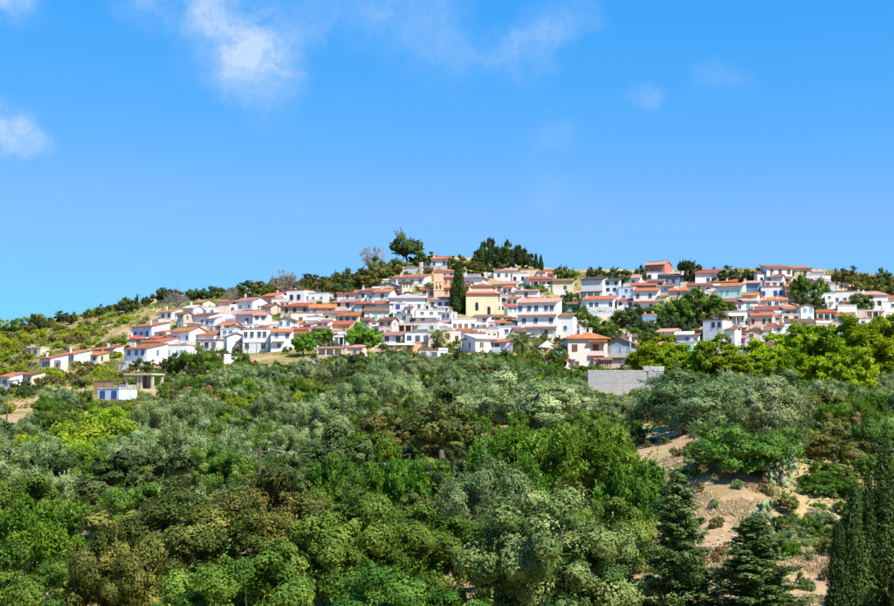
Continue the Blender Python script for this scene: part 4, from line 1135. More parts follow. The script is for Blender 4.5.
def crown(seed, R, z0, z1, nl, lr, npuff, nleaf, ll, lw, mode='leaf', up=0.15, flat=1.0, spread=.45, low=-.75, shoots=1.5, pspread=(.4, .85)):
    g = np.random.default_rng(seed)
    cz = (z0 + z1) / 2; rz = (z1 - z0) / 2
    # lobes spread over the crown's outer half
    k = np.arange(nl) + .5
    zz = 1 - k / nl * (1 - low); ph = k * 2.39996 + g.uniform(0, 6.28)
    rr = np.sqrt(np.maximum(1 - zz**2, 0))
    dirs = np.stack([rr*np.cos(ph), rr*np.sin(ph), zz], -1) + g.normal(0, .22, (nl, 3)); dirs = unit(dirs)
    rad = np.where(g.uniform(0, 1, (nl, 1)) < .78, g.uniform(.62, 1.0, (nl, 1)), g.uniform(.2, .6, (nl, 1)))
    k1, k2, k3 = unit(g.normal(0, 1, (3, 3)))
    rad *= (1 + .20 * np.sin(2.6 * dirs @ k1 + seed) + .16 * np.sin(4.3 * dirs @ k2 + 2 * seed) + .10 * np.sin(7 * dirs @ k3))[:, None]
    ctr = dirs * rad * np.array([R, R, rz]) * .82 + np.array([0, 0, cz])
    lrad = R * lr * g.uniform(.65, 1.35, nl)
    ltint = g.uniform(0, 1, nl)
    # puffs on each lobe
    pd = unit(g.normal(0, 1, (nl, npuff, 3)) + dirs[:, None, :] * .9 + np.array([0, 0, .35]))
    pc = ctr[:, None, :] + pd * (lrad[:, None, None] * g.uniform(*pspread, (nl, npuff, 1))) * np.array([1, 1, .85*flat])
    pr = lrad[:, None] * g.uniform(.34, .68, (nl, npuff))
    pt = .55 * ltint[:, None] + .45 * g.uniform(0, 1, (nl, npuff))
    pc = pc.reshape(-1, 3); pr = pr.ravel(); pt = pt.ravel(); pd = pd.reshape(-1, 3)
    npf = len(pc); per = max(nleaf // npf, 3)
    a = unit(g.normal(0, 1, (npf, per, 3)) + pd[:, None, :] * .5)
    r = g.uniform(0, 1, (npf, per, 1)) ** spread
    c = pc[:, None, :] + a * r * pr[:, None, None]
    if mode == 'leaf':
        n = a * .5 + unit(c - np.repeat(ctr, npuff, 0)[:, None, :]) * 1.1 + g.normal(0, .28, a.shape)
        d = g.normal(0, 1, a.shape) + np.array([0, 0, up])
    elif mode == 'spray':      # upright shoots
        c = pc[:, None, :] + a * r * pr[:, None, None] * np.array([.9, .9, 1.15])
        d = np.array([0, 0, .9]) + a * .7 + g.normal(0, .45, a.shape)
        n = a + g.normal(0, .6, a.shape)
    else:                      # needles radiating from the twig
        d = a * .8 + np.array([0, 0, .75]) + g.normal(0, .25, a.shape)
        c = pc[:, None, :] + a * r * pr[:, None, None] * np.array([.85, .85, 1.25])
        n = g.normal(0, 1, a.shape) + a * .4
    t = np.clip(.74 * pt[:, None] + .26 * g.uniform(0, 1, (npf, per)), 0, 1)
    c = c.reshape(-1, 3); n = n.reshape(-1, 3); d = d.reshape(-1, 3); t = t.ravel()
    ns = int(nl * shoots); m_ = 16                                     # shoots standing out of the crown
    i_ = g.integers(0, npf, ns); sd_ = unit(pd[i_] + np.array([0, 0, .5]) + g.normal(0, .45, (ns, 3)))
    u = np.linspace(.1, 1, m_)[None, :, None]
    ln_ = R * g.uniform(.12, .34, (ns, 1, 1))
    sc_ = pc[i_][:, None, :] + sd_[:, None, :] * (pr[i_][:, None, None] * .6 + u * ln_) + g.normal(0, .05, (ns, m_, 3)) * (1.3 - u)
    c = np.concatenate([c, sc_.reshape(-1, 3)]); n = np.concatenate([n, g.normal(0, 1, (ns * m_, 3))])
    d = np.concatenate([d, (np.repeat(sd_, m_, 0) + g.normal(0, .5, (ns * m_, 3)))]); t = np.concatenate([t, np.clip(np.repeat(pt[i_], m_) * .6 + g.uniform(0, .4, ns * m_), 0, 1)])
    N = len(c)
    L = ll * g.uniform(.7, 1.35, N); Wd = lw * g.uniform(.7, 1.3, N)
    return leaves(c, n, d, L, Wd), t, ctr

def trunk_mesh(seed, ctr, r, fork, mat='bark', stems=1):
    g = random.Random(seed); m = MB()
    if stems == 1:
        pts = [(0, 0, -.6), (g.uniform(-.1, .1), g.uniform(-.1, .1), fork * .5), (g.uniform(-.2, .2), g.uniform(-.2, .2), fork)]
        m.tube(pts, [r * 1.3, r, r * .8], 7)
        f = Vector(pts[-1])
    for i, c in enumerate(ctr[:9]):
        c = Vector(c)
        if stems > 1: f = Vector((g.uniform(-.3, .3), g.uniform(-.3, .3), -.4))
        mid = f.lerp(c, .55) + Vector((g.uniform(-.3, .3), g.uniform(-.3, .3), g.uniform(0, .3)))
        m.tube([f, mid, c], [r * .6, r * .38, r * .14], 5)
    return m.mesh('trunk', M[mat], True)

_ext = []
KIND = {}       # kind -> (list of (crown mesh, trunk mesh), nominal width, nominal height)
def build_kind(kind, mat, nvar, seed, R, z0, z1, nl, lr, npuff, nleaf, ll, lw, fork=1.2, tr=.16, stems=1, bark='bark', **kw):
    out = []
    for v in range(nvar):
        vv, t, ctr = crown(seed + v * 17, R, z0, z1, nl, lr, npuff, nleaf, ll, lw, **kw)
        _ext.append(vv[::7])
        out.append((np_mesh('crown', vv, 4, LM[mat], t), trunk_mesh(seed + v, ctr, tr, fork, bark, stems)))
        co = np.concatenate([a for a in _ext]); _ext.clear()
    KIND[kind] = (out, 2 * float(np.percentile(np.abs(co[:, 0]), 98.5)), float(np.percentile(co[:, 2], 99.7)))
def recolour(kind, src, mat):
    KIND[kind] = KIND[src]; OVER[kind] = LM[mat]
OVER = {}
build_kind('olive', 'olive', 5, 100, 3.0, .3, 4.6, 30, .25, 9, 22000, .20, .068, fork=1.1, tr=.2, up=.3, shoots=3, pspread=(.5, 1.0))
build_kind('mastic', 'mastic', 4, 200, 2.6, .1, 3.6, 30, .24, 9, 20000, .155, .09, stems=6, tr=.05, fork=.4, low=-.95)
build_kind('bigmastic', 'brownish', 3, 260, 3.6, .2, 5.2, 46, .20, 9, 60000, .145, .085, stems=6, tr=.045, fork=.5, low=-.98)
recolour('greenmastic', 'bigmastic', 'mastic')
build_kind('carob', 'carob', 1, 300, 4.2, .1, 6.6, 110, .175, 8, 100000, .155, .08, fork=1.6, tr=.24, low=-.98)
build_kind('broom', 'broom', 4, 400, 2.3, .1, 3.6, 26, .26, 9, 17000, .24, .07, mode='spray', stems=6, tr=.04, fork=.3, low=-.95)
recolour('yellow_broom', 'broom', 'yellow')
recolour('scrub', 'mastic', 'scrub')
recolour('rust', 'mastic', 'rust')
build_kind('dark', 'dark', 3, 500, 2.4, .3, 3.8, 24, .27, 9, 13000, .21, .11, stems=4, tr=.06, fork=.5, low=-.95)
build_kind('oak', 'oak', 3, 550, 2.8, .3, 5.0, 26, .25, 8, 11000, .26, .15, fork=1.6, tr=.2)
recolour('darkoak', 'oak', 'dark')
build_kind('darkround', 'mastic', 2, 570, 3.0, .3, 5.6, 30, .25, 9, 12000, .30, .18, fork=1.6, tr=.22)
recolour('denseround', 'darkround', 'dark')
build_kind('round', 'round', 2, 580, 3.0, .8, 5.6, 34, .24, 9, 14000, .28, .17, fork=1.6, tr=.22)
build_kind('pine', 'pine', 3, 600, 2.6, .3, 8.2, 90, .19, 8, 50000, .26, .10, mode='needle', fork=2.2, tr=.2)
build_kind('darkpine', 'dark', 3, 640, 2.8, .3, 8.0, 40, .25, 8, 15000, .36, .16, mode='needle', fork=3.2, tr=.22)
# umbrella pine: flat top
build_kind('umbrella', 'dark', 2, 660, 3.2, 3.2, 5.8, 16, .3, 10, 7000, .34, .17, mode='needle', flat=.6, low=-.2, fork=3.0, tr=.2)
# leafless-looking grey-brown tree
build_kind('bare', 'grey', 2, 680, 2.4, 1.0, 5.2, 20, .34, 9, 2600, .34, .05, mode='needle', spread=.8, fork=1.4, tr=.13, bark='bark_pale')

# conical conifers and columnar cypresses
def conifer_mesh(seed, Hh, R, nbr, npf, per, ll, lw, mat):
    g = np.random.default_rng(seed)
    q = (np.arange(nbr) + g.uniform(0, 1, nbr)) / nbr
    z = Hh * (.02 + .96 * q ** 1.1)
    prof = R * np.clip(1 - z / Hh, 0, 1) ** .78 + .06
    ph = np.arange(nbr) * 2.39996 + g.normal(0, .35, nbr)
    ln = prof * g.uniform(.5, 1.25, nbr)
    tint_b = g.uniform(0, 1, nbr)
    u = np.linspace(.22, 1, npf)[None, :] + g.normal(0, .04, (nbr, npf))
    side = g.normal(0, .16, (nbr, npf)) * ln[:, None]
    lift = g.uniform(.10, .5, nbr)[:, None]
    pc = np.stack([np.cos(ph)[:, None] * ln[:, None] * u - np.sin(ph)[:, None] * side, np.sin(ph)[:, None] * ln[:, None] * u + np.cos(ph)[:, None] * side,
                   z[:, None] + ln[:, None] * (lift * u ** 2 - .12 * u)], -1)
    pr = (.13 + .13 * ln[:, None] / R) * g.uniform(.7, 1.4, (nbr, npf))
    a_ = unit(g.normal(0, 1, (nbr, npf, per, 3)))
    c = pc[:, :, None, :] + a_ * (g.uniform(0, 1, (nbr, npf, per, 1)) ** .5) * pr[:, :, None, None] * np.array([1.15, 1.15, .8])
    out = np.stack([np.cos(ph), np.sin(ph), np.full(nbr, .55)], -1)[:, None, None, :]
    d = out + g.normal(0, .5, c.shape) + a_ * .4; n = np.array([0, 0, .6]) + a_ * .6 + g.normal(0, .4, c.shape)
    t = np.clip(.45 * tint_b[:, None, None] + .25 * g.uniform(0, 1, (nbr, npf, 1)) + .3 * g.uniform(0, 1, (nbr, npf, per)), 0, 1)
    N = nbr * npf * per
    vv = leaves(c.reshape(-1, 3), n.reshape(-1, 3), d.reshape(-1, 3), ll * g.uniform(.7, 1.3, N), lw * g.uniform(.7, 1.3, N))
    tr = MB().tube([(0, 0, -.8), (0, 0, Hh * .5), (0, 0, Hh * .96)], [.16, .09, .02], 7).mesh('trunk', M['bark'], True)
    return np_mesh('crown', vv, 4, LM[mat], t.ravel()), tr
KIND['conifer'] = ([conifer_mesh(700 + i, 8.0, 2.0, 125, 8, 38, .20, .075, 'conifer') for i in range(2)], 3.4, 8.0)

def column_mesh(seed, Hh, R, N, ll, lw, mat, K=34):
    g = np.random.default_rng(seed)
    zb = Hh * np.linspace(.0, .78, K) * g.uniform(.9, 1.1, K); ph = np.arange(K) * 2.39996 + g.normal(0, .4, K)
    hl = Hh * g.uniform(.11, .2, K)                                    # half length of each plume
    q = np.clip((zb + hl) / Hh, 0, .99)
    off = R * np.clip(np.minimum(q / .2 + .4, 1), 0, 1) * (1 - q) ** .55 * g.uniform(.45, .85, K)
    rad = R * (.24 + .30 * (1 - q)) * g.uniform(.8, 1.25, K)
    ctr = np.stack([np.cos(ph) * off, np.sin(ph) * off, zb + hl], -1)
    ctr = np.concatenate([ctr, [[0, 0, Hh * .45], [0, 0, Hh * .75], [.05, 0, Hh * .9]]]); rad = np.concatenate([rad, [R * .5, R * .3, R * .14]]); hl = np.concatenate([hl, [Hh * .4, Hh * .2, Hh * .1]])
    per = N // len(ctr)
    a_ = unit(g.normal(0, 1, (len(ctr), per, 3))); r = g.uniform(.3, 1, (len(ctr), per, 1)) ** .4
    sh = np.stack([rad, rad, hl], -1)[:, None, :] * (1 + g.normal(0, .07, (len(ctr), per, 1)))
    c = ctr[:, None, :] + a_ * r * sh
    out = a_ * np.array([1, 1, .3])
    d = np.array([0, 0, 1.0]) + out * .35 + g.normal(0, .3, c.shape); n = out + g.normal(0, .45, c.shape)
    t = np.clip(.5 * g.uniform(0, 1, (len(ctr), 1)) + .5 * g.uniform(0, 1, (len(ctr), per)), 0, 1)
    c = c.reshape(-1, 3); M_ = len(c)
    tr = MB().tube([(0, 0, -.8), (0, 0, Hh * .5), (0, 0, Hh * .95)], [.14, .08, .02], 7).mesh('trunk', M['bark'], True)
    return np_mesh('crown', leaves(c, n.reshape(-1, 3), d.reshape(-1, 3), ll * g.uniform(.7, 1.3, M_), lw * g.uniform(.7, 1.3, M_)), 4, LM[mat], t.ravel()), tr
KIND['cypress'] = ([column_mesh(730 + i, 10.0, 1.25, 14000, .34, .10, 'cypress') for i in range(3)], 2.5, 10.0)
KIND['greencypress'] = ([column_mesh(760 + i, 10.0, 1.1, 20000, .24, .07, 'cypress') for i in range(2)], 2.2, 10.0)

NAMES = {'olive': ('olive_tree', 'olive tree'), 'mastic': ('mastic_bush', 'bush'), 'bigmastic': ('mastic_tree', 'tree'), 'greenmastic': ('mastic_tree', 'tree'),
         'carob': ('carob_tree', 'tree'), 'broom': ('broom_bush', 'bush'), 'yellow_broom': ('yellow_broom', 'bush'), 'scrub': ('scrub_bush', 'bush'), 'rust': ('dry_bush', 'bush'),
         'dark': ('evergreen_bush', 'bush'), 'oak': ('oak_tree', 'tree'), 'darkoak': ('oak_tree', 'tree'), 'darkround': ('garden_tree', 'tree'), 'denseround': ('evergreen_tree', 'tree'), 'round': ('garden_tree', 'tree'), 'pine': ('pine_tree', 'pine tree'),
         'darkpine': ('pine_tree', 'pine tree'), 'umbrella': ('umbrella_pine', 'pine tree'), 'bare': ('bare_tree', 'tree'), 'conifer': ('conifer_tree', 'conifer'),
         'cypress': ('cypress_tree', 'cypress'), 'greencypress': ('cypress_tree', 'cypress')}
vr = random.Random(5)
PLANTS = []
def plant(kind, X, Y, wm, hm, label, group=None, sink=.15, var=None):
    ms, nw, nh = KIND[kind]
    cm, tm_ = ms[vr.randrange(len(ms)) if var is None else var]
    nm, cat = NAMES[kind]
    o = empty(nm, (X, Y, float(height(X, Y)) - sink), vr.uniform(0, 6.28))
    e_ = vr.uniform(.86, 1.16)
    o.scale = (wm / nw * e_, wm / nw / e_, hm / nh)
    if kind not in ('conifer', 'cypress', 'greencypress'): o.rotation_euler = (vr.gauss(0, .07), vr.gauss(0, .07), o.rotation_euler[2])
    tag(o, label, cat, group)
    link('trunk', tm_, o); co = link('crown', cm, o)
    if kind in OVER:
        co.material_slots[0].link = 'OBJECT'; co.material_slots[0].material = OVER[kind]
    PLANTS.append((X, Y, wm))
    return o
def plant_px(kind, cx, top, base, w, label, group=None, hmin=0, var=None):
    p = ground_hit(cx, base); m = p.y / F
    d = pix_dir(cx, top); zt = d.z / d.y * p.y
    hm = max(zt - p.z, hmin, .8)
    return plant(kind, p.x, p.y, w * m, hm, label, group, var=var)

# plants that can be told apart in the photograph: kind, centre px, top row, ground row, width px, label, group
SP = [
 # foreground, bottom
 ('bigmastic',172,484,598,165,'broad olive-brown topped evergreen thicket tree beyond the short white post',None),
 ('bigmastic',268,470,588,140,'olive-brown evergreen with cauliflower-like clumps beside the utility pole',None),
 ('bigmastic',112,520,640,120,'olive-brown evergreen low beside the short white post',None),
 ('greenmastic',335,500,620,140,'dense fresh green evergreen tree in the front thicket',None),
 ('greenmastic',250,545,660,160,'deep green evergreen filling the front of the thicket',None),
 ('greenmastic',415,488,610,140,'dark green evergreen tree beside the big pale-leaved tree',None),
 ('greenmastic',400,560,680,150,'low dark green evergreen under the big pale-leaved tree',None),
 ('carob',548,487,650,190,'big round pale-leaved tree with dense speckled crown',None),
 ('olive',488,455,560,95,'silver-leaved olive tree leaning on the big pale-leaved tree',None),
 ('conifer',680,468,648,92,'pointed dark green conifer in front of the bare earth slope',None),
 ('conifer',757,512,655,112,'broader dark conifer beside the pointed one',None),
 ('greencypress',857,492,650,44,'slim columnar cypress below the bare earth slope',None),
 ('greencypress',841,528,650,32,'short columnar cypress beside the slim one',None),
 ('greencypress',872,498,650,38,'columnar cypress between the slim and thick ones',None),
 ('greencypress',888,478,650,58,'thickest columnar cypress below the bare earth slope',None),
 ('oak',440,388,478,95,'brownish green tree rising in the middle of slope',None),
 ('mastic',410,456,496,64,'rounded mastic bush beneath the brownish green tree',None),
 ('dark',340,428,500,80,'dark grey-green tree beside the brownish tree',None),
 ('dark',118,446,508,120,'wide dark rounded evergreen on the slope below the pale blue house',None),
 ('yellow_broom',92,416,468,100,'wide yellow-green broom thicket on the slope below the pale blue house',None),
 ('yellow_broom',140,412,448,60,'yellow-green broom beside the wide broom thicket',None),
 ('olive',686,372,434,112,'large silvery olive tree above the bare earth slope',None),
 ('olive',762,368,428,100,'silvery olive tree beside the one above the bare slope',None),
 ('olive',545,374,432,125,'wide grey-green olive tree below the block wall',None),
 ('olive',622,394,430,60,'smaller olive tree at the foot of block wall',None),
 ('olive',470,385,438,80,'olive tree beside the pale grey pole',None),
 ('mastic',748,423,480,100,'dense bright green mastic bush beside the prickly pear',None),
 ('mastic',700,445,468,30,'small mastic bush on the edge of bare earth',None),
 ('broom',545,425,500,90,'bright green upright broom thicket above the pale-leaved tree',None),
 ('broom',600,420,505,95,'bright green upright broom thicket beside the bare slope',None),
 ('broom',500,432,498,70,'bright green broom beside the upright broom thicket',None),
 ('broom',630,455,540,70,'tall green broom at the edge of bare earth',None),
 # lime-green pines on the right
 ('pine',655,327,388,46,'lime-green pine above the end of block wall',None),
 ('pine',682,334,392,50,'lime-green pine beside the block wall',None),
 ('pine',712,335,394,50,'lime-green pine before the tall blue-white house',None),
 ('pine',765,339,395,55,'lime-green pine below the grey-purple house',None),
 ('pine',800,327,394,59,'lime-green pine below the pink sloping roof',None),
 ('pine',830,311,396,71,'tallest lime-green pine before the turquoise-windowed white house',None),
 ('pine',866,315,396,64,'lime-green pine below the peach garden house',None),
 ('pine',892,307,396,55,'lime-green pine at the end of the pine row',None),
 ('pine',740,351,396,41,'small lime-green pine in the gap of the pine row',None),
 ('pine',848,339,402,44,'low lime-green pine in front of the tallest pine',None),
 ('pine',780,355,402,44,'low lime-green pine below the small red-roofed shed',None),
 # in and around the village
 ('round',364,322,354,37,'bright green round-crowned tree in the middle of houses',None),
 ('round',303,332,356,28,'dark green garden tree beside the tall white chimney',None),
 ('cypress',458,268,313,22,'tall dark cypress between bell tower and church',None),
 ('denseround',408,234,266,27,'dark round tree crowning the hilltop',None),
 ('bare',371,246,278,30,'grey leafless tree on the hilltop skyline',None),
 ('bare',286,272,300,32,'grey leafless tree behind the cream gabled house',None),
 ('bare',229,286,312,16,'grey thin tree behind the pink cottage',None),
 ('bare',176,292,314,28,'brownish leafless tree under the tall mast',None),
 ('cypress',137,295,311,4,'lone thin cypress on the ridge of the dry hillside',None),
 ('darkoak',127,297,315,18,'dark round bush-tree beside the lone ridge cypress',None),
 ('darkround',567,266,290,18,'dark round tree beside the cream house with brown shutter',None),
 ('umbrella',685,260,286,24,'umbrella-shaped dark pine beside the red roof',None),
 ('darkoak',615,264,288,26,'dark tree behind the pale pink gable',None),
 ('darkoak',725,266,288,22,'dark tree behind the maroon-windowed house',None),
 ('darkround',803,273,306,20,'dark garden tree beside the cream summit house',None),
 ('darkround',820,278,308,16,'second dark garden tree beside the pale turquoise house',None),
 ('dark',812,292,316,30,'dark clipped garden bush beside cream and pale blue house',None),
 ('darkround',700,290,326,44,'dense dark green tree filling the ravine top',None),
 ('darkround',672,298,330,30,'dense green tree in the ravine beside beige house',None),
 ('darkround',722,300,322,26,'green tree beside the brown-fronted house',None),
 ('dark',624,306,328,30,'blackish evergreen in the ravine below the red-roofed house',None),
 ('dark',560,296,318,16,'dark bush beside the dark green shed',None),
 ('darkround',530,283,298,26,'dark garden shrubbery under the flat white house',None),
 ('mastic',200,346,376,42,'green shrub mass below the vine pergola house',None),
 ('dark',172,352,378,28,'dark shrub beside the turquoise-shuttered house',None),
 ('mastic',241,352,368,22,'green shrub between blank gable and flat-roofed house',None),
 ('round',322,327,347,32,'overgrown greenery on the salmon terrace',None),
 ('dark',390,345,372,40,'dark evergreen shrub below the white canopy',None),
 ('dark',350,352,376,40,'dark evergreen shrub below the garage',None),
 ('mastic',862,292,312,26,'green creeper bush before the tall-chimneyed long house',None),
 ('dark',462,350,366,30,'dark bush below the slate-gabled house',None),
 ('mastic',556,345,372,24,'leafy tree in front of the annex',None),
 ('broom',596,364,378,14,'small bright shrub under the peach house windows',None),
 ('mastic',270,285,300,20,'round ochre-green tree behind the cream gable',None),
]
for (k, cx, top, base, w, lab, grp) in SP: plant_px(k, cx, top, base, w, lab, grp)

BARE = [(716,625,44,60),(812,625,40,60),(70,398,40,9),(18,424,26,9),(118,433,18,6),(216,402,13,5),(288,404,12,5),(165,420,12,5),(30,408,30,8),(150,394,14,4),(672,449,44,13),(690,470,34,20),(732,498,46,27),(712,545,30,30),(700,575,34,40),(814,582,34,34),(425,394,20,10),(652,512,20,32),(272,361,34,7)]
def bare(px, py):
    return any(((px-a)/c)**2 + ((py-b)/d)**2 < 1 for a, b, c, d in BARE)
# rows of look-alikes
for i in range(46):
    cx, base = vr.uniform(782, 862), vr.uniform(476, 560)
    if bare(cx, base) or (cx < 806 and base < 525): continue
    w_ = vr.uniform(20, 40)
    plant_px(vr.choice(['broom', 'mastic', 'mastic', 'olive', 'dark', 'oak']), cx, base - w_ * vr.uniform(.6, .9), base, w_, 'green bush crowding the bare earth slope beside the prickly pears', 'bushes beside the bare slope')
for i in range(40):
    cx = 2 + i * 8.2 + vr.uniform(-4, 4)
    yr = float(row_at(cx, 440.0)); hh_ = vr.choice((4, 5, 6, 7, 9, 12))
    plant_px(vr.choice(['darkoak', 'dark', 'dark', 'oak', 'mastic']), cx, yr - hh_, yr + vr.uniform(2, 7), hh_ * vr.uniform(1.3, 2.2), 'dark scrub tree on the skyline of the long dry ridge', 'scrub trees on the dry ridge skyline')
for cx, top, base, w in ((668,312,334,26),(684,304,326,28),(712,308,330,26),(640,304,322,18),(596,322,344,26),(572,318,334,16),(704,326,344,24),(650,330,348,26)):
    plant_px(vr.choice(['dark', 'darkround']), cx, top, base, w, 'dark green tree in the dip between the two clusters of houses', 'dark trees in the dip')
for cx, top, base, w in ((58, 428, 472, 58), (44, 446, 484, 46), (126, 428, 462, 50), (78, 440, 482, 44), (160, 404, 438, 40), (105, 404, 436, 44), (30, 432, 468, 36)):
    plant_px('yellow_broom', cx, top, base, w, 'yellow-green broom bush of the wide thicket on the slope below the pale blue house', 'brooms of the wide yellow-green thicket')
for i, (cx, top, w) in enumerate(((486,244,11),(493,240,12),(500,247,13),(507,242,11),(514,247,12),(521,248,11),(528,255,11),(479,250,10))):
    plant_px('darkpine', cx, top - 1, 271, w * 1.4, 'dark conifer in the dense clump on the hilltop skyline', 'conifers in the hilltop clump')
for cx, top in ((536, 254), (541, 256), (482, 243)):
    plant_px('cypress', cx, top, 272, 6, 'narrow dark cypress at the edge of the hilltop clump', 'cypresses at the hilltop clump')
for cx, top, base, w in ((336,272,296,26),(350,268,294,26),(362,264,290,24),(378,256,288,26),(392,254,282,24),(424,250,270,22),(345,280,300,22),(330,278,298,20),(388,266,286,22),(372,270,292,22),(432,252,268,18),(462,254,272,20),(474,258,274,20),(500,262,276,30),(452,256,270,16)):
    plant_px(vr.choice(['oak', 'oak', 'scrub', 'oak', 'darkoak']), cx, top, base, w, 'brownish green scrub tree on the wooded hilltop above the houses', 'scrub trees on the hilltop')
for cx, top, base, w in ((842,268,290,18),(852,266,290,22),(866,270,292,20),(880,268,292,24),(894,272,294,22),(858,278,298,22),(876,280,300,22),(890,284,302,22),(836,268,286,10)):
    plant_px(vr.choice(['darkoak', 'oak', 'oak']), cx, top, base, w, 'brownish or dark tree in the wood behind the tall-chimneyed long house', 'trees behind the tall-chimneyed long house')
for cx in (600, 640, 736, 748, 757, 770, 690, 590, 706, 716):
    plant_px('darkoak', cx, 265 + vr.uniform(-2, 4), 285, vr.uniform(10, 20), 'small dark tree on the skyline behind the houses across the ravine', 'skyline trees across the ravine')
for cx, top, base, w in ((262,278,298,18),(275,276,298,18),(300,278,296,18),(318,276,294,20),(250,290,304,14),(238,288,304,12)):
    plant_px(vr.choice(['darkoak', 'oak']), cx, top, base, w, 'tree on the skyline above the lavender and cream houses', 'skyline trees above the lavender houses')
for cx, top, base, w in ((588,312,336,26),(606,318,340,28),(640,316,338,26),(655,326,342,22),(580,300,324,16),(612,328,346,24),(690,318,340,24),(660,300,322,22),(636,326,344,20),(570,290,306,14)):
    plant_px(vr.choice(['dark', 'mastic', 'round', 'oak']), cx, top, base, w, 'green bush filling the ravine between the two clusters of houses', 'bushes in the ravine')

# ---- scattered growth over the slopes
G = {
 'olive': ('silvery grey-green olive tree in the scrub below the village', 'olive trees on the slope'),
 'mastic': ('rounded green mastic bush in the scrub below the village', 'mastic bushes on the slope'),
 'greenmastic': ('large dense green mastic tree in the front thicket', 'mastic trees in the front thicket'),
 'bigmastic': ('large olive-brown mastic tree in the front thicket', 'brown mastic trees in the front thicket'),
 'broom': ('bright green upright broom bush on the slope', 'broom bushes on the slope'),
 'yellow_broom': ('yellow-green flowering broom bush on the slope', 'yellow brooms on the slope'),
 'dark': ('dark evergreen bush on the slope', 'dark bushes on the slope'),
 'scrub': ('dry brownish scrub bush on the slope', 'dry scrub on the slope'),
 'rust': ('rust-coloured dry bush on the slope', 'rust-coloured bushes on the slope'),
 'oak': ('brownish green small oak on the slope', 'small oaks on the slope'),
 'bare': ('grey nearly leafless small tree on the slope', 'leafless trees on the slope'),
}
V = {
 'mastic': ('green garden bush squeezed between village houses', 'garden bushes in the village'),
 'dark': ('dark evergreen bush squeezed between village houses', 'dark bushes in the village'),
 'round': ('small leafy tree growing between village houses', 'small trees in the village'),
 'oak': ('brownish garden tree between village houses', 'brown garden trees in the village'),
}
HT = {
 'oak': ('brownish small oak in the scrub along the ridge', 'small oaks along the ridge'),
 'dark': ('dark bush in the scrub along the ridge', 'dark bushes along the ridge'),
 'scrub': ('dry brown bush in the scrub along the ridge', 'dry bushes along the ridge'),
 'rust': ('rust-coloured bush in the scrub along the ridge', 'rusty bushes along the ridge'),
 'mastic': ('green bush in the scrub along the ridge', 'green bushes along the ridge'),
}
LH = {
 'oak': ('brownish small tree on the dry outer hillside', 'small trees on the dry outer hillside'),
 'dark': ('dark shrub dotting the dry outer hillside', 'dark shrubs on the dry outer hillside'),
 'mastic': ('green shrub dotting the dry outer hillside', 'green shrubs on the dry outer hillside'),
 'scrub': ('brown dry shrub dotting the dry outer hillside', 'brown shrubs on the dry outer hillside'),
 'olive': ('small grey-green olive on the dry outer hillside', 'olives on the dry outer hillside'),
 'yellow_broom': ('yellow-green broom on the dry outer hillside', 'brooms on the dry outer hillside'),
}
SIZES = {'olive': (3.6, 7.4, .80), 'mastic': (2.2, 5.4, .78), 'broom': (2.2, 4.8, .85), 'yellow_broom': (2.4, 4.6, .7), 'dark': (2.6, 5.2, .75), 'scrub': (2.0, 3.8, .7),
         'rust': (1.6, 3.2, .75), 'oak': (3.4, 5.6, .85), 'bare': (3, 4.6, 1.0), 'greenmastic': (5.5, 8.0, .68), 'bigmastic': (5.5, 8.0, .68), 'round': (2.5, 4.5, 1.0)}
def pick(d):
    t = vr.uniform(0, sum(d.values()))
    for k, v in d.items():
        t -= v
        if t <= 0: return k
    return k
def zone(px, py, Y):
    """plant mix by place on the slope -> (mix, label set, keep probability, size factor)"""
    ridge = Y > 300
    if Y > 392 and 312 < px < 450: return ({'oak': 5, 'scrub': 1.5, 'dark': 2, 'rust': .6, 'mastic': 1}, HT, .95, .95)
    if Y > 418 and px > 240: return ({'dark': 4, 'oak': 3, 'mastic': 1}, HT, .9, .85)
    if px < 130 and py < 402 and Y > 215:
        return ({'dark': 4, 'mastic': 5, 'scrub': .8, 'olive': 4, 'yellow_broom': 1.2, 'oak': .6}, LH, .9, 1.0)
    if ridge and (px < 150 or py < 300 and px < 240):
        return ({'dark': 5, 'mastic': 4, 'scrub': .8, 'oak': 1, 'olive': 2}, LH, .95, .9)
    if Y > 258: return ({'mastic': 3, 'dark': 3, 'round': 3, 'oak': 1.0}, V, .8, .6)
    if py > 545 and px < 620: return ({'greenmastic': 5, 'bigmastic': 1, 'mastic': 1, 'broom': 1}, G, .9, 1)
    if px > 760 and py > 425: return ({'mastic': 4, 'broom': 4, 'olive': 2, 'oak': 1, 'rust': .8, 'dark': 1}, G, .9, .9)
    if 330 < px < 640 and py > 430: return ({'mastic': 3, 'broom': 3, 'oak': 1, 'dark': 2, 'olive': 1.5}, G, .95, 1)
    if px < 330 and py > 430: return ({'olive': 6, 'mastic': 2, 'dark': 1.2, 'yellow_broom': .5, 'broom': .6}, G, .95, 1)
    if px < 330: return ({'olive': 5, 'mastic': 2.2, 'yellow_broom': 1.5, 'dark': .9, 'rust': .6, 'scrub': .7, 'broom': 1.6}, G, .92, .9)
    return ({'olive': 5, 'mastic': 2, 'dark': 1, 'broom': 1.4, 'oak': .7, 'yellow_broom': .4, 'rust': .25}, G, .95, .95)
CLEAR = [(246, 276, 60, 91, 1.7), (690, 850, 60, 87, 1.3), (628, 716, 74, 120, .7), (690, 840, 48, 62, 1.6), (-10, 24, 50, 66, 1.9), (560, 668, 192, 262, 1.8), (580, 672, 125, 192, 1.9), (84, 166, 150, 262, 1.4), (0, 130, 300, 380, 2.2), (120, 560, 262, 300, 2.2)]
cell = {}
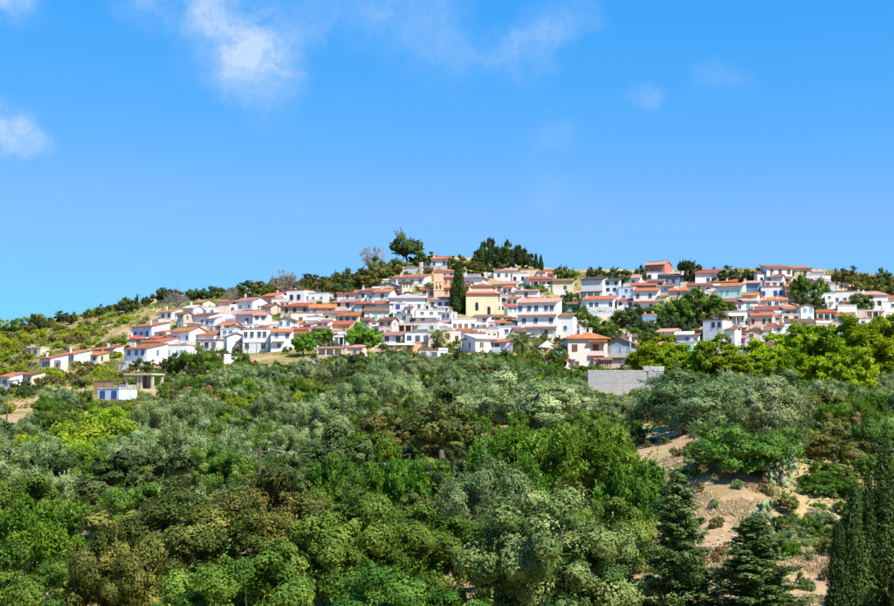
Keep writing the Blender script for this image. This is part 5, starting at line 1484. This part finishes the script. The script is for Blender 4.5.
def near(X, Y, r):
    ci, cj = int(X // 8), int(Y // 8)
    for i in (-1, 0, 1):
        for j in (-1, 0, 1):
            for (x, y, q) in cell.get((ci+i, cj+j), ()):
                if (x-X)**2 + (y-Y)**2 < ((r+q)*.5)**2: return True
    return False
def put_cell(X, Y, w): cell.setdefault((int(X // 8), int(Y // 8)), []).append((X, Y, w))
for (X, Y, w) in PLANTS: put_cell(X, Y, w * .85)
FA = np.array(FOOT)
count = {}
LIM = 285
pts = []
for _ in range(34000):
    Y = math.sqrt(vr.uniform(48**2, 436**2)); X = vr.uniform(-1, 1) * (Y * .385 + 5)
    pts.append((X, Y))
pts.sort(key=lambda t: t[1])
for X, Y in pts:
    z = float(base_h(X, Y)); px, py = project(X, Y, z)
    if bare(px, py): continue
    if 105 < Y < 262 and px < 620 and float(vnoise(X / 12, Y / 12, 77)) > .76: continue
    mix, lab, keep, sf = zone(px, py, Y)
    k = pick(mix)
    key = (k, lab[k][0])
    if count.get(k, 0) >= LIM: continue
    a, b, hr = SIZES[k]
    wm = vr.uniform(a, b) * sf
    if lab is LH: wm *= vr.choice((.55, .7, 1.0, 1.35))
    if near(X, Y, wm * (.84 if lab is G else .95 / keep)): continue
    if np.any((FA[:, 0]-X)**2 + (FA[:, 1]-Y)**2 < (FA[:, 2] + wm * .42)**2): continue
    # keep clear of the view onto houses: nothing tall directly in front
    hm = wm * hr * vr.uniform(.78, 1.3)
    if lab is V: hm = min(hm, vr.uniform(1.6, 3.4))
    for (x0, x1, y0, y1, hx) in CLEAR:
        if x0 < px < x1 and y0 < Y < y1 and hm > hx: hm = hx; wm = min(wm, hx * 1.5)
    put_cell(X, Y, wm); count[k] = count.get(k, 0) + 1
    plant(k, X, Y, wm, hm, lab[k][0], lab[k][1])
print('PLANTS', len(PLANTS), count)

# ---- low undergrowth and dry grass that nobody could count
g = np.random.default_rng(77)
def scatter(n, y0, y1, half=.40):
    Y = np.sqrt(g.uniform(y0**2, y1**2, n)); X = g.uniform(-1, 1, n) * (Y * half)
    return X, Y
X, Y = scatter(24000, 46, 440)
px, py = project(X, Y, base_h(X, Y))
keep = np.array([not bare(a, b) for a, b in zip(px, py)])
if len(FA):
    for fx, fy, fr in FOOT: keep &= (X - fx)**2 + (Y - fy)**2 > fr**2
X, Y = X[keep], Y[keep]
keepn = (Y < 262) | (vnoise(X / 6, Y / 6, 12) > .5)
X, Y = X[keepn], Y[keepn]
per = 16; n = len(X)
tz = g.uniform(0, 1, n)
c = np.stack([X[:, None] + g.normal(0, .45, (n, per)), Y[:, None] + g.normal(0, .45, (n, per)), np.zeros((n, per))], -1).reshape(-1, 3)
c[:, 2] = height(c[:, 0], c[:, 1]) + np.abs(g.normal(0, .42, len(c)))
N = len(c)
vv = leaves(c, g.normal(0, .6, (N, 3)) + np.array([.2, -.5, .8]), g.normal(0, .8, (N, 3)) + np.array([0, 0, .8]), (.26 + c[:, 1] / 1500) * g.uniform(.6, 1.4, N), (.10 + c[:, 1] / 2400) * g.uniform(.6, 1.4, N))
tag(link('undergrowth', np_mesh('undergrowth', vv, 4, LM['mastic'], np.clip(np.repeat(tz, per) * .7 + g.uniform(0, .3, N), 0, 1))), 'low green undergrowth between the bushes of the slope', 'undergrowth', None, 'stuff')
X, Y = scatter(26000, 205, 440)
px, py = project(X, Y, base_h(X, Y))
sel = ((px < 150) | ((py < 312) & (px < 250)) | (Y > 425)) & (vnoise(X / 7, Y / 7, 41) > .38)
for fx, fy, fr in FOOT: sel &= (X - fx)**2 + (Y - fy)**2 > fr**2
X, Y = X[sel], Y[sel]; n = len(X); per = 9
c = np.stack([X[:, None] + g.normal(0, .5, (n, per)), Y[:, None] + g.normal(0, .5, (n, per)), np.zeros((n, per))], -1).reshape(-1, 3)
c[:, 2] = height(c[:, 0], c[:, 1]) + np.abs(g.normal(0, .3, len(c))); N = len(c)
tz = vnoise(X / 9, Y / 9, 4)
vv = leaves(c, g.normal(0, .6, (N, 3)) + np.array([.2, -.5, .8]), g.normal(0, .8, (N, 3)) + np.array([0, 0, .8]), .5 * g.uniform(.6, 1.4, N), .26 * g.uniform(.6, 1.4, N))
tag(link('hill_scrub', np_mesh('hill_scrub', vv, 4, LM['heath'], np.clip(np.repeat(tz, per) * .75 + g.uniform(0, .25, N), 0, 1))), 'low ochre and green scrub matting the upper hillsides', 'scrub', None, 'stuff')
# dry grass in the bare patches and on the dry outer hillside
bx, by_ = [], []
X, Y = scatter(60000, 46, 440)
X2 = g.uniform(2, 36, 42000); Y2 = g.uniform(52, 100, 42000)
X = np.concatenate([X, X2]); Y = np.concatenate([Y, Y2])
px, py = project(X, Y, base_h(X, Y))
sel = np.array([bare(a, b) or (a < 135 and b < 405 and yy > 210) for a, b, yy in zip(px, py, Y)]) & (vnoise(X / 2.3, Y / 2.3, 31) > .52)
X, Y = X[sel], Y[sel]
per = 7; n = len(X); tz = vnoise(X / 3, Y / 3, 8)
c = np.stack([X[:, None] + g.normal(0, .22, (n, per)), Y[:, None] + g.normal(0, .22, (n, per)), np.zeros((n, per))], -1).reshape(-1, 3)
N = len(c); L = .20 * g.uniform(.5, 1.7, N)
c[:, 2] = height(c[:, 0], c[:, 1]) + L * .35
vv = leaves(c, g.normal(0, 1, (N, 3)), g.normal(0, .35, (N, 3)) + np.array([0, 0, 1.0]), L, .05 * g.uniform(.7, 1.5, N))
tag(link('dry_grass', np_mesh('dry_grass', vv, 4, LM['dry'], np.clip(np.repeat(tz, per) * .6 + g.uniform(0, .4, N), 0, 1))), 'straw-coloured dry grass on the bare earth patches', 'grass', None, 'stuff')

# loose stones on the bare earth
sx = g.uniform(2, 40, 9000); sy = g.uniform(50, 100, 9000)
px, py = project(sx, sy, base_h(sx, sy))
ok = np.array([bare(a_, b_) for a_, b_ in zip(px, py)]) & (vnoise(sx / 2, sy / 2, 61) > .5)
sx, sy = sx[ok][:1500], sy[ok][:1500]; st = MB()
for x_, y_, z_ in zip(sx, sy, height(sx, sy)):
    r_ = vr.choice((.05, .07, .09, .12, .2)); q_ = [(vr.uniform(.7, 1.2) * r_) for _ in range(6)]
    st.poly([(x_ + q_[0], y_, z_), (x_, y_ + q_[1], z_), (x_ - q_[2], y_, z_), (x_, y_ - q_[3], z_), (x_ + .3*r_, y_, z_ + q_[4] * .7), (x_, y_, z_ - .1)],
            [(0,1,4),(1,2,4),(2,3,4),(3,0,4),(1,0,5),(2,1,5),(3,2,5),(0,3,5)])
tag(st.obj('stones', plain('earth_stone', (0.40, 0.30, 0.21), .95, .3, 6)), 'loose stones and clods on the bare earth slope', 'stones', None, 'stuff')
# small dry bushes dotted over it
for i in range(34):
    a_, b_, c_, d_ = vr.choice([(672,449,36,8),(732,498,40,22),(712,545,24,24),(814,582,30,28),(690,470,26,14)])
    cx, base = a_ + vr.uniform(-1, 1) * c_, b_ + vr.uniform(-1, 1) * d_
    w_ = vr.uniform(7, 15)
    plant_px(vr.choice(['scrub', 'rust', 'scrub', 'mastic', 'olive']), cx, base - w_ * .6, base, w_, 'knee-high dry bush dotting the bare earth slope', 'knee-high bushes on the bare slope')

# ---- straw tussock beside the conifer
def tussock(px, py, w, label):
    p = ground_hit(px, py); n = 900; r = w * p.y / F / 2
    a = unit(g.normal(0, 1, (n, 3)) * np.array([1, 1, .6]) + np.array([0, 0, .8])); a[:, 2] = np.abs(a[:, 2])
    c = a * r * g.uniform(.2, 1, (n, 1))
    o = empty('grass_tussock', p); tag(o, label, 'grass tussock')
    link('blades', np_mesh('blades', leaves(c, g.normal(0, 1, (n, 3)), a + g.normal(0, .2, (n, 3)), np.full(n, r * .7), .05), 4, LM['dry'], g.uniform(.3, 1, n)), o)
    MB().tube([(0, 0, -.3), (0, 0, .15)], [r * .3, r * .15], 8).obj('root_clump', M['bark'], o)
tussock(647, 515, 24, 'straw yellow grass tussock beside the pointed conifer')
tussock(816, 520, 18, 'small straw grass tussock in the scrub beyond the prickly pears')
tussock(770, 345 + 110, 14, 'small dry tussock behind the prickly pear')

# ---- prickly pears
pm = MB(); n = 12
ring = lambda s, y: [(math.sin(2*PI*i/n) * .5 * s * (1 + .12 * math.cos(2*PI*i/n)), y, .55 - .55 * math.cos(2*PI*i/n) * s) for i in range(n)]
pm.poly(ring(.8, -.07) + ring(1, 0) + ring(.8, .07), [tuple(range(n))[::-1], tuple(range(2*n, 3*n))] + [(k*n+i, k*n+(i+1)%n, (k+1)*n+(i+1)%n, (k+1)*n+i) for k in (0, 1) for i in range(n)])
pad = pm.mesh('pad', LM['cactus'], True)
pt = pad.attributes.new('tint', 'FLOAT', 'FACE'); pt.data.foreach_set('value', np.random.default_rng(3).uniform(.3, .8, len(pad.polygons)).astype(np.float32))
def cactus(cx, top, base, w, npad, label, seed):
    p = ground_hit(cx, base); m = p.y / F; r = random.Random(seed)
    o = empty('prickly_pear', p); tag(o, label, 'cactus')
    d = pix_dir(cx, top); Hc = d.z / d.y * p.y - p.z; Wc = w * m
    MB().tube([(0, 0, -.4), (.05, 0, Hc * .35), (-.1, .05, Hc * .7)], [.16, .13, .07], 8).obj('stem', M['bark'], o)
    for i in range(npad):
        t = (i + .5) / npad; z = Hc * (.05 + .85 * t) - .1
        x = r.uniform(-.5, .5) * Wc * (1 - .35 * abs(t - .45)); s = r.uniform(.24, .40)
        link('pad', pad, o, (x, r.uniform(-.4, .4), z), (r.uniform(-.5, .5), r.uniform(-.9, .9), r.uniform(-1.2, 1.2)), (s, s, s))
cactus(781, 444, 492, 32, 84, 'tall prickly pear cactus beside the bright green mastic bush', 1)
cactus(763, 500, 526, 20, 34, 'smaller prickly pear cactus lower on the bare earth slope', 2)

# ---- palms
fm_v, fm_t = [], []
gg = np.random.default_rng(9)
K = 26
s = np.linspace(.08, 1, K); L = 2.6
rx = L * s; rz = 1.0 * s - 1.9 * s**2
cs, ds, ns = [], [], []
for sd in (-1, 1):
    c = np.stack([rx, sd * .28 * np.sin(s * PI * .9 + .25), rz - .10], -1)
    d = np.stack([np.full(K, .5), np.full(K, sd * 1.0), np.full(K, -.45)], -1)
    cs.append(c); ds.append(d); ns.append(np.tile([-.1, .2, 1.0], (K, 1)))
c = np.concatenate(cs); d = np.concatenate(ds); nn = np.concatenate(ns)
fv = leaves(c, nn + gg.normal(0, .2, nn.shape), d, .75, .12)
spine = leaves(np.stack([rx, 0 * s, rz], -1), np.tile([0, 0, 1.0], (K, 1)), np.stack([np.ones(K), 0*s, 1.0/L - 3.8/L*s], -1), .2, .1)
frond = np_mesh('frond', np.concatenate([fv, spine]), 4, LM['palm'], np.random.default_rng(2).uniform(.2, .9, 3 * K))
def palm(cx, top, base, w, label):
    p = ground_hit(cx, base); m = p.y / F
    d = pix_dir(cx, top); Hp = max(d.z / d.y * p.y - p.z - .8, 1.2); sc_ = w * m / 4.6
    o = empty('palm_tree', p); tag(o, label, 'palm')
    MB().tube([(0, 0, -.5), (0.05, 0, Hp * .5), (0, 0, Hp)], [.26, .2, .22], 9).obj('trunk', M['bark'], o)
    for i in range(34):
        a = i * 2.39996; el = 1.0 - 1.5 * i / 34
        link('frond', frond, o, (0, 0, Hp), (0, -el * .9, a), (sc_, sc_, sc_))
palm(522, 338, 362, 30, 'bushy palm tree below the three-storey white house')
palm(437, 333, 352, 20, 'small palm beside the arched-window house')
palm(566, 338, 362, 10, 'little palm by the corner of the peach house')

# ---- vines over the pergola fronts are left to the shrubs around them
